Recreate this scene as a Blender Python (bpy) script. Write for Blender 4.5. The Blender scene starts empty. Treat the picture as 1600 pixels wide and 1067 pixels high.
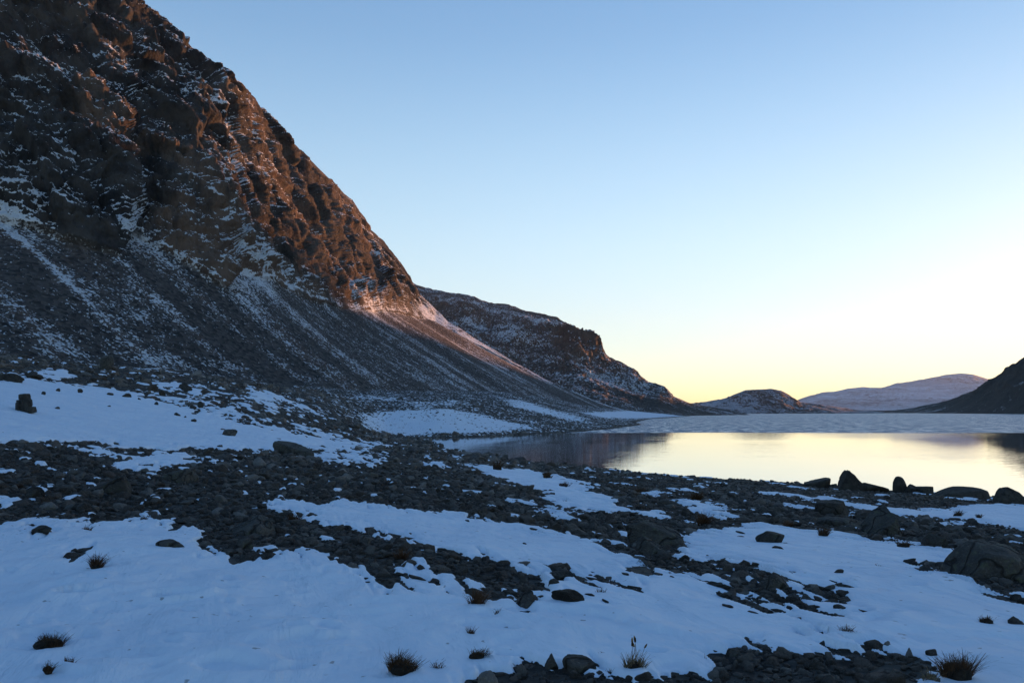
import bpy, bmesh, math, random
import numpy as np
from mathutils import Vector

# ------------------------------------------------------------------ camera, world, sun, exposure
F = 1225.0            # focal length in photo pixels (photo is 1600 px wide)
HOR = 642.0           # photo row of the horizon
H = 7.0               # eye height above the lake (m)
SUN_AZ, SUN_EL = 46.0, 2.2     # degrees: clockwise from the view direction (+Y), above the horizon
SKY = 0.15
HAZE = 2.0e-5
SUN = 5.0
EXPOSURE = 1.2

scn = bpy.context.scene
COL = scn.collection
cd = bpy.data.cameras.new("camera"); cam = bpy.data.objects.new("camera", cd); COL.objects.link(cam)
cd.sensor_width = 36.0; cd.lens = 36.0 * F / 1600.0
cd.shift_y = (HOR - 533.5) / 1600.0
cd.clip_start = 0.1; cd.clip_end = 60000
cam.location = (0, 0, H); cam.rotation_euler = (math.radians(90), 0, 0)
scn.camera = cam

w = bpy.data.worlds.new("World"); scn.world = w; w.use_nodes = True
wn = w.node_tree.nodes; wl = w.node_tree.links; wn.clear()
sky = wn.new("ShaderNodeTexSky"); sky.sky_type = 'NISHITA'; sky.sun_disc = False
sky.sun_elevation = math.radians(SUN_EL); sky.sun_rotation = math.radians(SUN_AZ)
sky.altitude = 900; sky.air_density = 1.0; sky.dust_density = 0.6; sky.ozone_density = 2.2
bg = wn.new("ShaderNodeBackground"); bg.inputs[1].default_value = SKY
# film-like roll-off of the very bright horizon, and a deepening blue towards the zenith
def wnode(t, **k):
    n_ = wn.new("ShaderNode" + t)
    for a_, b_ in k.items(): setattr(n_, a_, b_)
    return n_
sep = wnode("SeparateColor"); comb = wnode("CombineColor"); wl.new(sky.outputs[0], sep.inputs[0])
for i_, (g_, k_) in enumerate(((.42, 1.30), (.42, 1.50), (.42, 1.62))):
    m1_ = wnode("Math", operation='MULTIPLY'); wl.new(sep.outputs[i_], m1_.inputs[0]); m1_.inputs[1].default_value = .2196
    m2_ = wnode("Math", operation='POWER'); wl.new(m1_.outputs[0], m2_.inputs[0]); m2_.inputs[1].default_value = g_
    m3_ = wnode("Math", operation='MULTIPLY'); wl.new(m2_.outputs[0], m3_.inputs[0]); m3_.inputs[1].default_value = k_ / (2 ** EXPOSURE * SKY)
    wl.new(m3_.outputs[0], comb.inputs[i_])
tcw = wnode("TexCoord"); sxyz = wnode("SeparateXYZ"); wl.new(tcw.outputs["Generated"], sxyz.inputs[0])
rmp = wnode("ValToRGB"); wl.new(sxyz.outputs[2], rmp.inputs[0])
rmp.color_ramp.interpolation = 'B_SPLINE'
rmp.color_ramp.elements[0].position = 0.0; rmp.color_ramp.elements[0].color = (1, .90, .82, 1)
rmp.color_ramp.elements[1].position = 1.0; rmp.color_ramp.elements[1].color = (.16, .29, .53, 1)
for p_, c_ in ((.10, (.97, .94, .91, 1)), (.24, (1, 1, 1, 1)), (.43, (.49, .66, .84, 1)), (.7, (.27, .42, .65, 1))):
    rmp.color_ramp.elements.new(p_).color = c_
mul = wnode("Mix", data_type='RGBA', blend_type='MULTIPLY'); mul.inputs[0].default_value = 1.0
wl.new(comb.outputs[0], mul.inputs[6]); wl.new(rmp.outputs[0], mul.inputs[7])
wo = wn.new("ShaderNodeOutputWorld")
wl.new(mul.outputs[2], bg.inputs[0]); wl.new(bg.outputs[0], wo.inputs[0])

sd = bpy.data.lights.new("sun", 'SUN'); sd.energy = SUN; sd.angle = math.radians(1.0); sd.color = (1.0, 0.40, 0.15)
so = bpy.data.objects.new("sun", sd); COL.objects.link(so)
a, e = math.radians(SUN_AZ), math.radians(SUN_EL)
sdir = Vector((math.sin(a) * math.cos(e), math.cos(a) * math.cos(e), math.sin(e)))
so.rotation_euler = sdir.to_track_quat('Z', 'Y').to_euler()
so.location = (0, 0, 900)
vs = scn.view_settings
vs.view_transform = 'Standard'; vs.look = 'None'; vs.exposure = EXPOSURE; vs.gamma = 1.0; vs.use_curve_mapping = False
scn.cycles.max_bounces = 5; scn.cycles.diffuse_bounces = 2; scn.cycles.glossy_bounces = 3
scn.cycles.caustics_reflective = False; scn.cycles.caustics_refractive = False

# ------------------------------------------------------------------ numpy noise
_r = np.random.RandomState(7)
_P = _r.permutation(256).astype(np.int32); _P = np.concatenate([_P, _P, _P])
_ang = _r.rand(256) * 2 * np.pi; _G2 = np.stack([np.cos(_ang), np.sin(_ang)], 1).astype(np.float32)
_g = _r.randn(256, 3); _G3 = (_g / np.linalg.norm(_g, axis=1)[:, None]).astype(np.float32)

def _fade(t): return t * t * t * (t * (t * 6 - 15) + 10)

def n2(x, y):
    xi = np.floor(x).astype(np.int32); yi = np.floor(y).astype(np.int32)
    xf = (x - xi).astype(np.float32); yf = (y - yi).astype(np.float32)
    u, v = _fade(xf), _fade(yf); out = 0
    for dx in (0, 1):
        for dy in (0, 1):
            g = _G2[_P[_P[(xi + dx) & 255] + ((yi + dy) & 255)]]
            out = out + (u if dx else 1 - u) * (v if dy else 1 - v) * (g[..., 0] * (xf - dx) + g[..., 1] * (yf - dy))
    return out * 1.5

def n3(x, y, z):
    xi = np.floor(x).astype(np.int32); yi = np.floor(y).astype(np.int32); zi = np.floor(z).astype(np.int32)
    xf = (x - xi).astype(np.float32); yf = (y - yi).astype(np.float32); zf = (z - zi).astype(np.float32)
    u, v, w_ = _fade(xf), _fade(yf), _fade(zf); out = 0
    for dx in (0, 1):
        for dy in (0, 1):
            q = _P[_P[(xi + dx) & 255] + ((yi + dy) & 255)]
            for dz in (0, 1):
                g = _G3[_P[q + ((zi + dz) & 255)]]
                out = out + (u if dx else 1 - u) * (v if dy else 1 - v) * (w_ if dz else 1 - w_) * \
                    (g[..., 0] * (xf - dx) + g[..., 1] * (yf - dy) + g[..., 2] * (zf - dz))
    return out * 1.4

def fbm2(x, y, wl_, octs=4, gain=0.5):
    o = 0; a_ = 1; f = 1.0 / wl_
    for k in range(octs):
        o = o + a_ * n2(x * f + 17.3 * k, y * f + 5.1 * k); a_ *= gain; f *= 2.03
    return o

def fbm3(x, y, z, wl_, octs=4, gain=0.5, ridged=False):
    o = 0; a_ = 1; f = 1.0 / wl_
    for k in range(octs):
        v = n3(x * f + 11.3 * k, y * f + 3.7 * k, z * f + 7.9 * k)
        o = o + a_ * ((1 - 2 * np.abs(v)) if ridged else v); a_ *= gain; f *= 2.03
    return o

def gsm(A, s, ax):
    if s <= 0: return A
    r = int(3 * s) + 1; k = np.exp(-0.5 * (np.arange(-r, r + 1) / s) ** 2); k /= k.sum()
    pad = [(0, 0)] * A.ndim; pad[ax] = (r, r)
    B = np.pad(A, pad, mode='edge'); out = np.zeros_like(A, dtype=np.float64)
    n = A.shape[ax]
    for i, kk in enumerate(k):
        out += kk * np.take(B, np.arange(i, i + n), axis=ax)
    return out

def facets(x, y, z, size, seed):
    """broken-rock relief: every cell of a jittered lattice is a block with its own face angle and its own set-back"""
    x = x / size; y = y / size; z = z / size
    xi = np.floor(x).astype(np.int32); yi = np.floor(y).astype(np.int32); zi = np.floor(z).astype(np.int32)
    best = np.full(x.shape, 1e9, np.float32); val = np.zeros(x.shape, np.float32)
    rr = np.random.RandomState(seed); J = rr.rand(256, 3).astype(np.float32); T = (rr.rand(256, 4) - .5).astype(np.float32)
    for dx in (-1, 0, 1):
        for dy in (-1, 0, 1):
            for dz in (-1, 0, 1):
                h = _P[_P[_P[(xi + dx) & 255] + ((yi + dy) & 255)] + ((zi + dz) & 255)]
                ax = x - xi - dx - J[h, 0]; ay = y - yi - dy - J[h, 1]; az = z - zi - dz - J[h, 2]
                d = ax * ax + ay * ay + az * az; m = d < best
                best = np.where(m, d, best)
                val = np.where(m, T[h, 0] * ax * 2 + T[h, 1] * ay * 2 + T[h, 2] * az * 2 + T[h, 3] * .8, val)
    return val * size

def sstep(a_, b_, x):
    t = np.clip((x - a_) / (b_ - a_), 0, 1); return t * t * (3 - 2 * t)

# ------------------------------------------------------------------ node helpers
class NT:
    def __init__(s, name):
        s.m = bpy.data.materials.new(name); s.m.use_nodes = True
        s.t = s.m.node_tree; s.t.nodes.clear()
        s.out = s.t.nodes.new("ShaderNodeOutputMaterial")
    def n(s, typ, ins=None, **props):
        nd = s.t.nodes.new("ShaderNode" + typ)
        for k, v in props.items(): setattr(nd, k, v)
        for k, v in (ins or {}).items():
            if isinstance(v, bpy.types.NodeSocket): s.t.links.new(v, nd.inputs[k])
            else: nd.inputs[k].default_value = v
        return nd
    def math(s, op, a_, b_=0.0, clamp=False):
        return s.n("Math", {0: a_, 1: b_}, operation=op, use_clamp=clamp).outputs[0]
    def noise(s, vec, scale, detail=4, rough=0.55, dist=0.0):
        return s.n("TexNoise", {"Vector": vec, "Scale": scale, "Detail": detail, "Roughness": rough, "Distortion": dist}).outputs[0]
    def map(s, v, a_, b_, c=0.0, d=1.0):
        return s.n("MapRange", {0: v, 1: a_, 2: b_, 3: c, 4: d}, clamp=True).outputs[0]
    def mix(s, f, a_, b_):
        nd = s.n("Mix", data_type='RGBA')
        for i, v in ((0, f), (6, a_), (7, b_)):
            if isinstance(v, bpy.types.NodeSocket): s.t.links.new(v, nd.inputs[i])
            else: nd.inputs[i].default_value = v
        return nd.outputs[2]
    def attr(s, name): return s.n("Attribute", attribute_name=name).outputs["Fac"]
    def bump(s, h, dist, strength=1.0, normal=None):
        i = {"Height": h, "Distance": dist, "Strength": strength}
        if normal is not None: i["Normal"] = normal
        return s.n("Bump", i).outputs[0]
    def end(s, col, rough=0.9, normal=None, spec=0.3):
        i = {"Base Color": col, "Roughness": rough, "Specular IOR Level": spec}
        if normal is not None: i["Normal"] = normal
        p = s.n("BsdfPrincipled", i)
        s.t.links.new(p.outputs[0], s.out.inputs[0]); return s.m

def C4(r, g, b): return (r, g, b, 1)

def rock_material(name, dark, mid, light, lichen, scale, bumpd, rnd=True):
    t = NT(name); tc = t.n("TexCoord").outputs["Object"]
    base = t.noise(tc, scale, 5, 0.6)
    c = t.mix(t.map(base, 0.35, 0.65), dark, mid)
    if rnd:
        oi = t.n("ObjectInfo").outputs["Random"]
        c = t.mix(t.map(t.math('POWER', oi, 2.2), 0.0, 1.0, 0.0, 0.8), c, light)
        oi2 = t.math('FRACT', t.math('MULTIPLY', oi, 7.13))
        c = t.mix(t.map(oi2, 0.6, 1.0, 0.0, 0.5), c, lichen)
    if rnd:
        wp = t.n("NewGeometry").outputs["Position"]
        c = t.mix(t.map(t.noise(wp, .9, 5, .7), .42, .62, 0, .65), c, C4(.022, .020, .017))
        c = t.mix(t.map(t.noise(wp, .25, 4, .6), .52, .68, 0, .5), c, C4(.10, .075, .05))
    li = t.noise(tc, scale * 2.7, 3, 0.7)
    c = t.mix(t.map(li, 0.56, 0.66, 0.0, 0.6), c, lichen)
    sp = t.noise(tc, scale * 14, 2, 0.6)
    c = t.mix(t.map(sp, 0.56, 0.7, 0.0, 0.45), c, light)
    b = t.bump(t.noise(tc, scale * 3, 6, 0.68), bumpd)
    if not rnd:
        wv = t.n("VectorMath", {0: tc, 1: t.n("VectorMath", {0: t.n("TexNoise", {"Vector": tc, "Scale": 1.5, "Detail": 3.0}).outputs["Color"], 1: (.5, .5, .5)}, operation='SCALE').outputs[0]}, operation='ADD').outputs[0]
        vo = t.n("TexVoronoi", {"Vector": wv, "Scale": scale * .55}, feature='DISTANCE_TO_EDGE').outputs["Distance"]
        cr = t.map(vo, 0.0, 0.035)
        b = t.bump(cr, .04, .9, b); c = t.mix(cr, C4(.015, .015, .014), c)
    return t.end(c, 0.82, b, 0.35)

M_COB = rock_material("cobble_rock", C4(.018, .018, .019), C4(.07, .067, .064), C4(.34, .33, .31), C4(.13, .08, .055), 2.2, 0.14)
M_BOU = rock_material("boulder_rock", C4(.035, .036, .035), C4(.085, .08, .072), C4(.15, .14, .125), C4(.09, .1, .06), 3.0, 0.12, False)
M_BOUD = rock_material("dark_boulder_rock", C4(.022, .020, .018), C4(.05, .045, .038), C4(.10, .095, .085), C4(.05, .055, .028), 3.0, 0.12, False)
M_BOUP = rock_material("pale_rock", C4(.08, .08, .08), C4(.15, .15, .145), C4(.24, .24, .23), C4(.12, .13, .09), 2.5, 0.08, False)
M_TURF = rock_material("frozen_turf", C4(.012, .009, .006), C4(.03, .020, .012), C4(.06, .045, .03), C4(.03, .03, .014), 5.0, 0.2, False)

def blade_material(name, c1, c2):
    t = NT(name); g = t.n("NewGeometry")
    rr = g.outputs["Random Per Island"]
    c = t.mix(rr, c1, c2)
    return t.end(c, 0.9, None, 0.1)
M_GD = blade_material("brown_heather", C4(.035, .018, .010), C4(.11, .065, .035))
M_GR = blade_material("rusty_grass", C4(.045, .022, .013), C4(.12, .065, .036))
M_GS = blade_material("straw_grass", C4(.09, .07, .045), C4(.22, .175, .11))

def snow_material():
    t = NT("snow"); g = t.n("NewGeometry"); pos = g.outputs["Position"]
    big = t.noise(pos, 0.7, 4, 0.5)
    c = t.mix(t.map(big, 0.3, 0.7), C4(.58, .66, .76), C4(.66, .73, .81))
    # dirt specks and grass bits
    sp = t.noise(pos, 9.0, 2, 0.6)
    c = t.mix(t.map(sp, 0.70, 0.73, 0, 0.6), c, C4(.10, .09, .07))
    # wind-stretched relief, running down and across the slope
    al = t.n("VectorMath", {0: pos, 1: (.25, -.97, 0)}, operation='DOT_PRODUCT').outputs["Value"]
    ac = t.n("VectorMath", {0: pos, 1: (.97, .25, 0)}, operation='DOT_PRODUCT').outputs["Value"]
    m = t.n("CombineXYZ", {0: al, 1: t.math('MULTIPLY', ac, 3.2), 2: 0.0}).outputs[0]
    r1 = t.noise(m, 1.0, 5, 0.6, 0.5)
    r2 = t.noise(pos, 3.0, 3, 0.5)
    r3 = t.noise(pos, 60.0, 3, 0.6)
    b = t.bump(r1, 0.055, 1.0)
    b = t.bump(t.noise(pos, 1.3, 3, 0.5), 0.16, 0.9, b); b = t.bump(r2, 0.06, 0.8, b)
    b = t.bump(r3, 0.004, 0.6, b)
    m_ = t.end(c, 0.75, b, 0.25)
    return m_
M_SNOW = snow_material()

def ground_material():
    t = NT("stony_ground"); g = t.n("NewGeometry"); pos = g.outputs["Position"]
    v = t.n("TexVoronoi", {"Vector": pos, "Scale": 9.0}); vd = v.outputs["Distance"]
    v2 = t.n("TexVoronoi", {"Vector": pos, "Scale": 1.6}); vd2 = v2.outputs["Distance"]
    n1 = t.noise(pos, 0.35, 5, 0.6)
    c = t.mix(t.map(n1, 0.35, 0.65), C4(.010, .009, .008), C4(.028, .026, .024))
    c = t.mix(t.map(v.outputs["Color"], 0.2, 0.9, 0, 0.6), c, C4(.06, .06, .058))
    c = t.mix(t.map(v2.outputs["Color"], 0.5, 0.9, 0, 0.4), c, C4(.10, .095, .085))
    # snow dusting between far stones, driven by the plan-view snow attribute
    sn = t.attr("snow")
    m = t.n("Mapping", {"Vector": pos, "Rotation": (0, 0, 0), "Scale": (1.0, 0.35, 1.0)}).outputs[0]
    k1 = t.noise(m, 0.9, 6, 0.7)
    k2 = t.noise(pos, 0.06, 4, 0.6)
    s = t.math('ADD', t.math('ADD', sn, t.math('MULTIPLY', t.math('SUBTRACT', k1, 0.5), 2.4)), t.math('MULTIPLY', t.math('SUBTRACT', k2, 0.5), 0.8))
    sf = t.map(s, 0.47, 0.55)
    c = t.mix(sf, c, C4(.62, .69, .77))
    b = t.bump(vd, 0.05, 0.8)
    b = t.bump(vd2, 0.25, 0.6, b)
    return t.end(c, 0.92, b, 0.2)
M_GROUND = ground_material()

def mountain_material(name, sdir_, pdir, px, rust, grey, dark, snow_amt, bumpd=1.0, streak=True):
    """px: size in metres of the finest detail worth drawing."""
    t = NT(name); g = t.n("NewGeometry"); pos = g.outputs["Position"]
    nz = t.n("SeparateXYZ", {0: g.outputs["Normal"]}).outputs[2]
    z = t.n("SeparateXYZ", {0: pos}).outputs[2]
    s = t.n("VectorMath", {0: pos, 1: sdir_}, operation='DOT_PRODUCT').outputs["Value"]
    p = t.n("VectorMath", {0: pos, 1: pdir}, operation='DOT_PRODUCT').outputs["Value"]
    scree = t.attr("scree"); sa = t.attr("snow")
    # cliff rock
    n1 = t.noise(pos, 0.05 / px, 7, 0.65)
    n2_ = t.noise(pos, 0.006 / px, 4, 0.6)
    cv = t.n("CombineXYZ", {0: t.math('MULTIPLY', s, 1.0), 1: t.math('MULTIPLY', p, 1.0), 2: t.math('MULTIPLY', z, 0.3)}).outputs[0]
    n3_ = t.noise(cv, 0.10 / px, 6, 0.7, 0.4)
    c = t.mix(t.map(n1, 0.38, 0.62), dark, grey)
    c = t.mix(t.map(t.math('ADD', n2_, t.math('MULTIPLY', t.math('SUBTRACT', n3_, .5), .6)), 0.49, 0.64, 0, 0.6), c, rust)
    if px == 1.0:   # left face's shade is painted in as darker, cooler rock; rusty rock lies right
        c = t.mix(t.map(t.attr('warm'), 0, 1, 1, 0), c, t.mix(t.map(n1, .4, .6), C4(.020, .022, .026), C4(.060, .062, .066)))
    # scree: small broken stone
    vs_ = t.n("TexVoronoi", {"Vector": pos, "Scale": 0.55 / px})
    cs = t.mix(t.map(vs_.outputs["Color"], 0.1, 0.9), C4(dark[0], dark[1], dark[2]), C4(grey[0] * 1.1, grey[1] * 1.1, grey[2] * 1.1))
    sv = t.n("CombineXYZ", {0: s, 1: t.math('MULTIPLY', p, 0.10), 2: t.math('MULTIPLY', z, 0.10)}).outputs[0]
    st = t.noise(sv, 0.05 / px, 5, 0.6)
    cs = t.mix(t.map(st, 0.5, 0.7, 0, 0.5), cs, C4(rust[0] * .8, rust[1] * .8, rust[2] * .8))
    col = t.mix(scree, c, cs)
    # snow: ledges on the cliff, flecks and fall-line streaks on the scree
    k1 = t.noise(pos, 0.16 / px, 7, 0.72)
    k2 = t.noise(pos, 0.012 / px, 4, 0.6)
    k4 = t.noise(pos, 0.75 / px, 2, 0.6)
    lv = t.n("CombineXYZ", {0: t.math('ADD', s, t.math('MULTIPLY', z, 0.5)), 1: p, 2: t.math('MULTIPLY', z, 2.5)}).outputs[0]
    k3 = t.noise(lv, 0.05 / px, 6, 0.7, 0.8)
    dz = t.math('MULTIPLY', t.math('SUBTRACT', nz, 0.53), 0.6)
    def cen(v, f): return t.math('MULTIPLY', t.math('SUBTRACT', v, 0.5), f)
    a1 = t.math('ADD', t.math('ADD', cen(k1, 1.4), cen(k2, 1.5)), t.math('ADD', cen(k3, 1.1), dz))
    a1 = t.math('ADD', a1, cen(k4, 1.2))
    a1 = t.math('ADD', a1, sa)
    sfc = t.map(a1, 0.14 - snow_amt, 0.17 - snow_amt)
    a2 = t.math('ADD', t.math('ADD', cen(k1, 1.3), cen(st, 1.5)), t.math('ADD', cen(k2, 0.7), sa))
    sfs = t.map(t.math('ADD', a2, cen(k4, 1.7)), 0.13 - snow_amt, 0.27 - snow_amt, 0, 0.85)
    sf = t.n("Mix", {0: scree, 2: sfc, 3: sfs}, data_type='FLOAT').outputs[0]
    col = t.mix(sf, col, C4(.62, .69, .77))
    # relief
    hb = t.n("Mix", {0: scree, 2: n3_, 3: t.math('MULTIPLY', vs_.outputs["Distance"], 0.25)}, data_type='FLOAT').outputs[0]
    b = t.bump(hb, 6.0 * px * bumpd)
    b = t.bump(k1, 2.2 * px * bumpd, 1.0, b)
    return t.end(col, 0.95, b, 0.15)

# ------------------------------------------------------------------ mesh helpers
def mesh_from(name, V, Fc, mat, smooth=True, attrs=None):
    me = bpy.data.meshes.new(name)
    V = np.asarray(V, np.float32); Fc = np.asarray(Fc, np.int32)
    k = Fc.shape[1]
    me.vertices.add(len(V)); me.vertices.foreach_set("co", V.ravel())
    me.loops.add(Fc.size); me.loops.foreach_set("vertex_index", Fc.ravel())
    me.polygons.add(len(Fc)); me.polygons.foreach_set("loop_start", np.arange(0, Fc.size, k, dtype=np.int32))
    me.polygons.foreach_set("use_smooth", np.full(len(Fc), smooth, bool))
    for nm, arr in (attrs or {}).items():
        at = me.attributes.new(nm, 'FLOAT', 'POINT'); at.data.foreach_set("value", np.asarray(arr, np.float32).ravel())
    me.update(calc_edges=True)
    if mat: me.materials.append(mat)
    return me

def link(name, me, kind=None, label=None, cat=None, group=None, parent=None):
    o = bpy.data.objects.new(name, me); COL.objects.link(o)
    if kind: o["kind"] = kind
    if label: o["label"] = label
    if cat: o["category"] = cat
    if group: o["group"] = group
    if parent: o.parent = parent
    return o

def grid_faces(nr, nc, keep=None):
    i = np.arange(nr - 1)[:, None] * nc + np.arange(nc - 1)[None, :]
    f = np.stack([i, i + 1, i + nc + 1, i + nc], -1).reshape(-1, 4)
    if keep is not None: f = f[keep.reshape(-1)]
    return f

def compact(V, Fc, attrs=None):
    used = np.unique(Fc); mp = np.full(len(V), -1, np.int64); mp[used] = np.arange(len(used))
    return V[used], mp[Fc], {k: v[used] for k, v in (attrs or {}).items()}

# ------------------------------------------------------------------ the ground's rest shape
# for each bearing (given as the photo column it falls on): distance (m) and the photo row at which
# that ground stands, or an absolute height 'z'
def Z(v): return ('z', v)
TAB = {
 -1200: [(1.2, Z(5.9)), (4.2, Z(6.4)), (8, Z(7.2)), (14, Z(8.2)), (33, Z(12)), (70, Z(18)), (130, Z(26)), (1100, Z(60))],
 -300: [(1.2, Z(5.5)), (4.2, 1045), (8, 830), (12, 765), (20, 672), (33, 610), (50, 575), (70, 548), (100, 530), (130, Z(18)), (250, Z(24)), (1100, Z(40))],
 0:   [(1.2, Z(5.45)), (4.2, 1067), (8, 850), (12, 790), (20, 702), (33, 643), (50, 600), (70, 575), (100, 551), (140, Z(12)), (250, 566), (1100, Z(30))],
 200: [(1.2, Z(5.43)), (4.2, 1067), (8, 855), (13, 800), (20, 738), (30, 697), (45, 655), (70, 612), (100, 585), (130, 572), (170, Z(12.2)), (300, 577), (1100, Z(30))],
 400: [(1.2, Z(5.42)), (4.2, 1067), (8, 868), (14, 797), (22, 745), (35, 706), (50, 675), (70, 645), (100, 620), (150, 598), (190, Z(11.2)), (340, 602), (1100, Z(30))],
 500: [(1.2, Z(5.42)), (4.2, 1067), (8, 872), (14, 802), (22, 754), (35, 716), (55, 692), (80, 673), (110, 653), (150, 632), (200, 615), (300, 607), (400, 603), (1100, Z(32))],
 600: [(1.2, Z(5.42)), (4.2, 1067), (8, 875), (14, 807), (22, 760), (35, 727), (55, 706), (80, 695), (120, 690), (170, 686), (200, Z(.12)), (215, Z(.3)), (240, 655), (280, 638), (350, 622), (450, 608), (1100, Z(30))],
 700: [(1.2, Z(5.4)), (4.2, 1067), (8, 877), (14, 812), (22, 768), (35, 738), (55, 719), (90, 706), (118, 701), (130, Z(-.3)), (209, Z(-.3)), (219, Z(.4)), (245, 644), (265, 640), (350, 628), (500, 613), (700, 603), (1100, Z(32))],
 800: [(1.2, Z(5.4)), (4.2, 1067), (8, 880), (14, 816), (22, 777), (35, 751), (55, 734), (90, 718), (108, Z(-.3)), (228, Z(-.4)), (240, Z(.4)), (270, 662), (300, 652), (400, 632), (500, 622), (650, 613), (1100, Z(30))],
 870: [(1.2, Z(5.4)), (4.2, 1067), (8, 882), (14, 818), (22, 780), (35, 755), (55, 739), (85, 724), (102, Z(-.3)), (248, Z(-.4)), (262, Z(.4)), (290, 666), (330, 658), (400, 648), (550, 634), (750, 625), (1100, Z(24))],
 940: [(1.2, Z(5.4)), (4.2, 1067), (8, 884), (14, 820), (22, 783), (35, 759), (52, 746), (80, 731), (96, Z(-.3)), (285, Z(-.4)), (308, Z(.3)), (350, Z(1.3)), (430, 655), (600, 645), (800, 639), (1100, Z(12))],
 975: [(1.2, Z(5.4)), (4.2, 1067), (8, 885), (14, 821), (22, 784), (35, 761), (52, 748), (77, 734), (92, Z(-.3)), (340, Z(-.4)), (368, Z(.4)), (410, Z(.9)), (460, Z(.3)), (520, Z(.5)), (700, 647), (900, 643), (1100, Z(9))],
 1000:[(1.2, Z(5.4)), (4.2, 1067), (8, 885), (14, 822), (22, 785), (35, 762), (50, 751), (75, 737), (90, Z(-.4)), (385, Z(-.3)), (408, Z(.5)), (425, Z(.1)), (450, Z(-.3)), (640, Z(-.2)), (720, Z(.6)), (900, 645), (1100, Z(6))],
 1020:[(1.2, Z(5.4)), (4.2, 1067), (8, 886), (14, 823), (22, 786), (35, 763), (50, 752), (73, 739), (90, Z(-.4)), (400, Z(-.5)), (700, Z(-.4)), (800, Z(.5)), (950, 647), (1100, Z(4))],
 1060:[(1.2, Z(5.4)), (4.2, 1067), (8, 887), (14, 825), (22, 788), (35, 765), (50, 754), (71, 742), (86, Z(-.5)), (400, Z(-1)), (980, Z(-.3)), (1050, Z(.5)), (1100, Z(1.2))],
 1090:[(1.2, Z(5.4)), (4.2, 1067), (8, 888), (14, 826), (22, 790), (35, 767), (50, 755), (70, 744), (84, Z(-.5)), (400, Z(-1)), (1100, Z(-.6))],
 1200:[(1.2, Z(5.4)), (4.2, 1067), (8, 890), (14, 829), (22, 795), (35, 773), (50, 761), (66, 750), (80, Z(-.6)), (400, Z(-1)), (1100, Z(-1))],
 1400:[(1.2, Z(5.4)), (4.2, 1067), (8, 896), (14, 838), (22, 807), (35, 784), (48, 773), (60, 765), (72, Z(-.6)), (400, Z(-1)), (1100, Z(-1))],
 1600:[(1.2, Z(5.38)), (4.2, 1067), (8, 906), (14, 851), (22, 823), (35, 798), (45, 787), (54, 781), (65, Z(-.5)), (400, Z(-1)), (1100, Z(-1))],
 2000:[(1.2, Z(5.35)), (4.2, 1075), (8, 920), (14, 870), (22, 845), (35, 818), (42, 810), (52, Z(-.5)), (400, Z(-1)), (1100, Z(-1))],
 3000:[(1.2, Z(5.3)), (4.2, 1100), (8, 950), (14, 900), (22, 880), (32, Z(-.3)), (400, Z(-1)), (1100, Z(-1))],
}
LY0, LY1 = math.log(1.2), math.log(1100.0)
GU = np.arange(-1200, 3001, 6.0); GL = np.linspace(LY0, LY1, 1300)
cols = sorted(TAB); prof = []
for c in cols:
    ly = [math.log(q[0]) for q in TAB[c]]
    zz = [q[1][1] if isinstance(q[1], tuple) else H + (HOR - q[1]) / F * q[0] for q in TAB[c]]
    prof.append(np.interp(GL, ly, zz))
prof = gsm(np.array(prof), 9, 1)
G = np.stack([np.interp(GU, cols, prof[:, j]) for j in range(len(GL))], 1)      # (u, l)
G = gsm(G, 2.5, 0)
_X = ((GU[:, None] - 800) / F) * np.exp(GL)[None, :]; _Y = np.broadcast_to(np.exp(GL)[None, :], _X.shape)
und = 0.035 * fbm2(_X, _Y, 2.2, 3) * sstep(2, 6, _Y) + 0.10 * fbm2(_X + 40, _Y, 7.0, 3) * sstep(10, 40, _Y) \
    + 0.9 * fbm2(_X + 90, _Y, 30.0, 4) * sstep(70, 140, _Y) * sstep(-.2, 2.5, G)
G = G + und
LCREST = None

def bil(A, X, Y):
    u = X / np.maximum(Y, 1e-3) * F + 800; l = np.log(np.maximum(Y, 1.2))
    fu = np.clip((u - GU[0]) / (GU[1] - GU[0]), 0, len(GU) - 1.001); fl = np.clip((l - GL[0]) / (GL[1] - GL[0]), 0, len(GL) - 1.001)
    iu = fu.astype(int); il = fl.astype(int); a_ = fu - iu; b_ = fl - il
    return A[iu, il] * (1 - a_) * (1 - b_) + A[iu + 1, il] * a_ * (1 - b_) + A[iu, il + 1] * (1 - a_) * b_ + A[iu + 1, il + 1] * a_ * b_

def base(X, Y): return bil(G, np.asarray(X, float), np.asarray(Y, float))

def find(px, py, lift=0.03, ymin=3.0):
    """plan position of the first ground met along a sight line; used once, to turn the survey of the place into plan coordinates"""
    fu = (px - GU[0]) / (GU[1] - GU[0]); iu = int(min(max(fu, 0), len(GU) - 1.001)); a_ = fu - iu
    zc = G[iu] * (1 - a_) + G[iu + 1] * a_ + lift
    Yc = np.exp(GL); row = HOR - (zc - H) / Yc * F
    k0 = np.searchsorted(Yc, ymin)
    run = np.minimum.accumulate(row[k0:])
    j = np.argmax(run <= py) if (run <= py).any() else int(np.argmin(row[k0:]))
    Yv = Yc[k0 + j]
    if j > 0 and row[k0 + j - 1] > row[k0 + j]:
        tt = (row[k0 + j - 1] - py) / (row[k0 + j - 1] - row[k0 + j]); tt = min(max(tt, 0), 1)
        Yv = Yc[k0 + j - 1] * (1 - tt) + Yv * tt
    return (px - 800) / F * Yv, Yv

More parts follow.
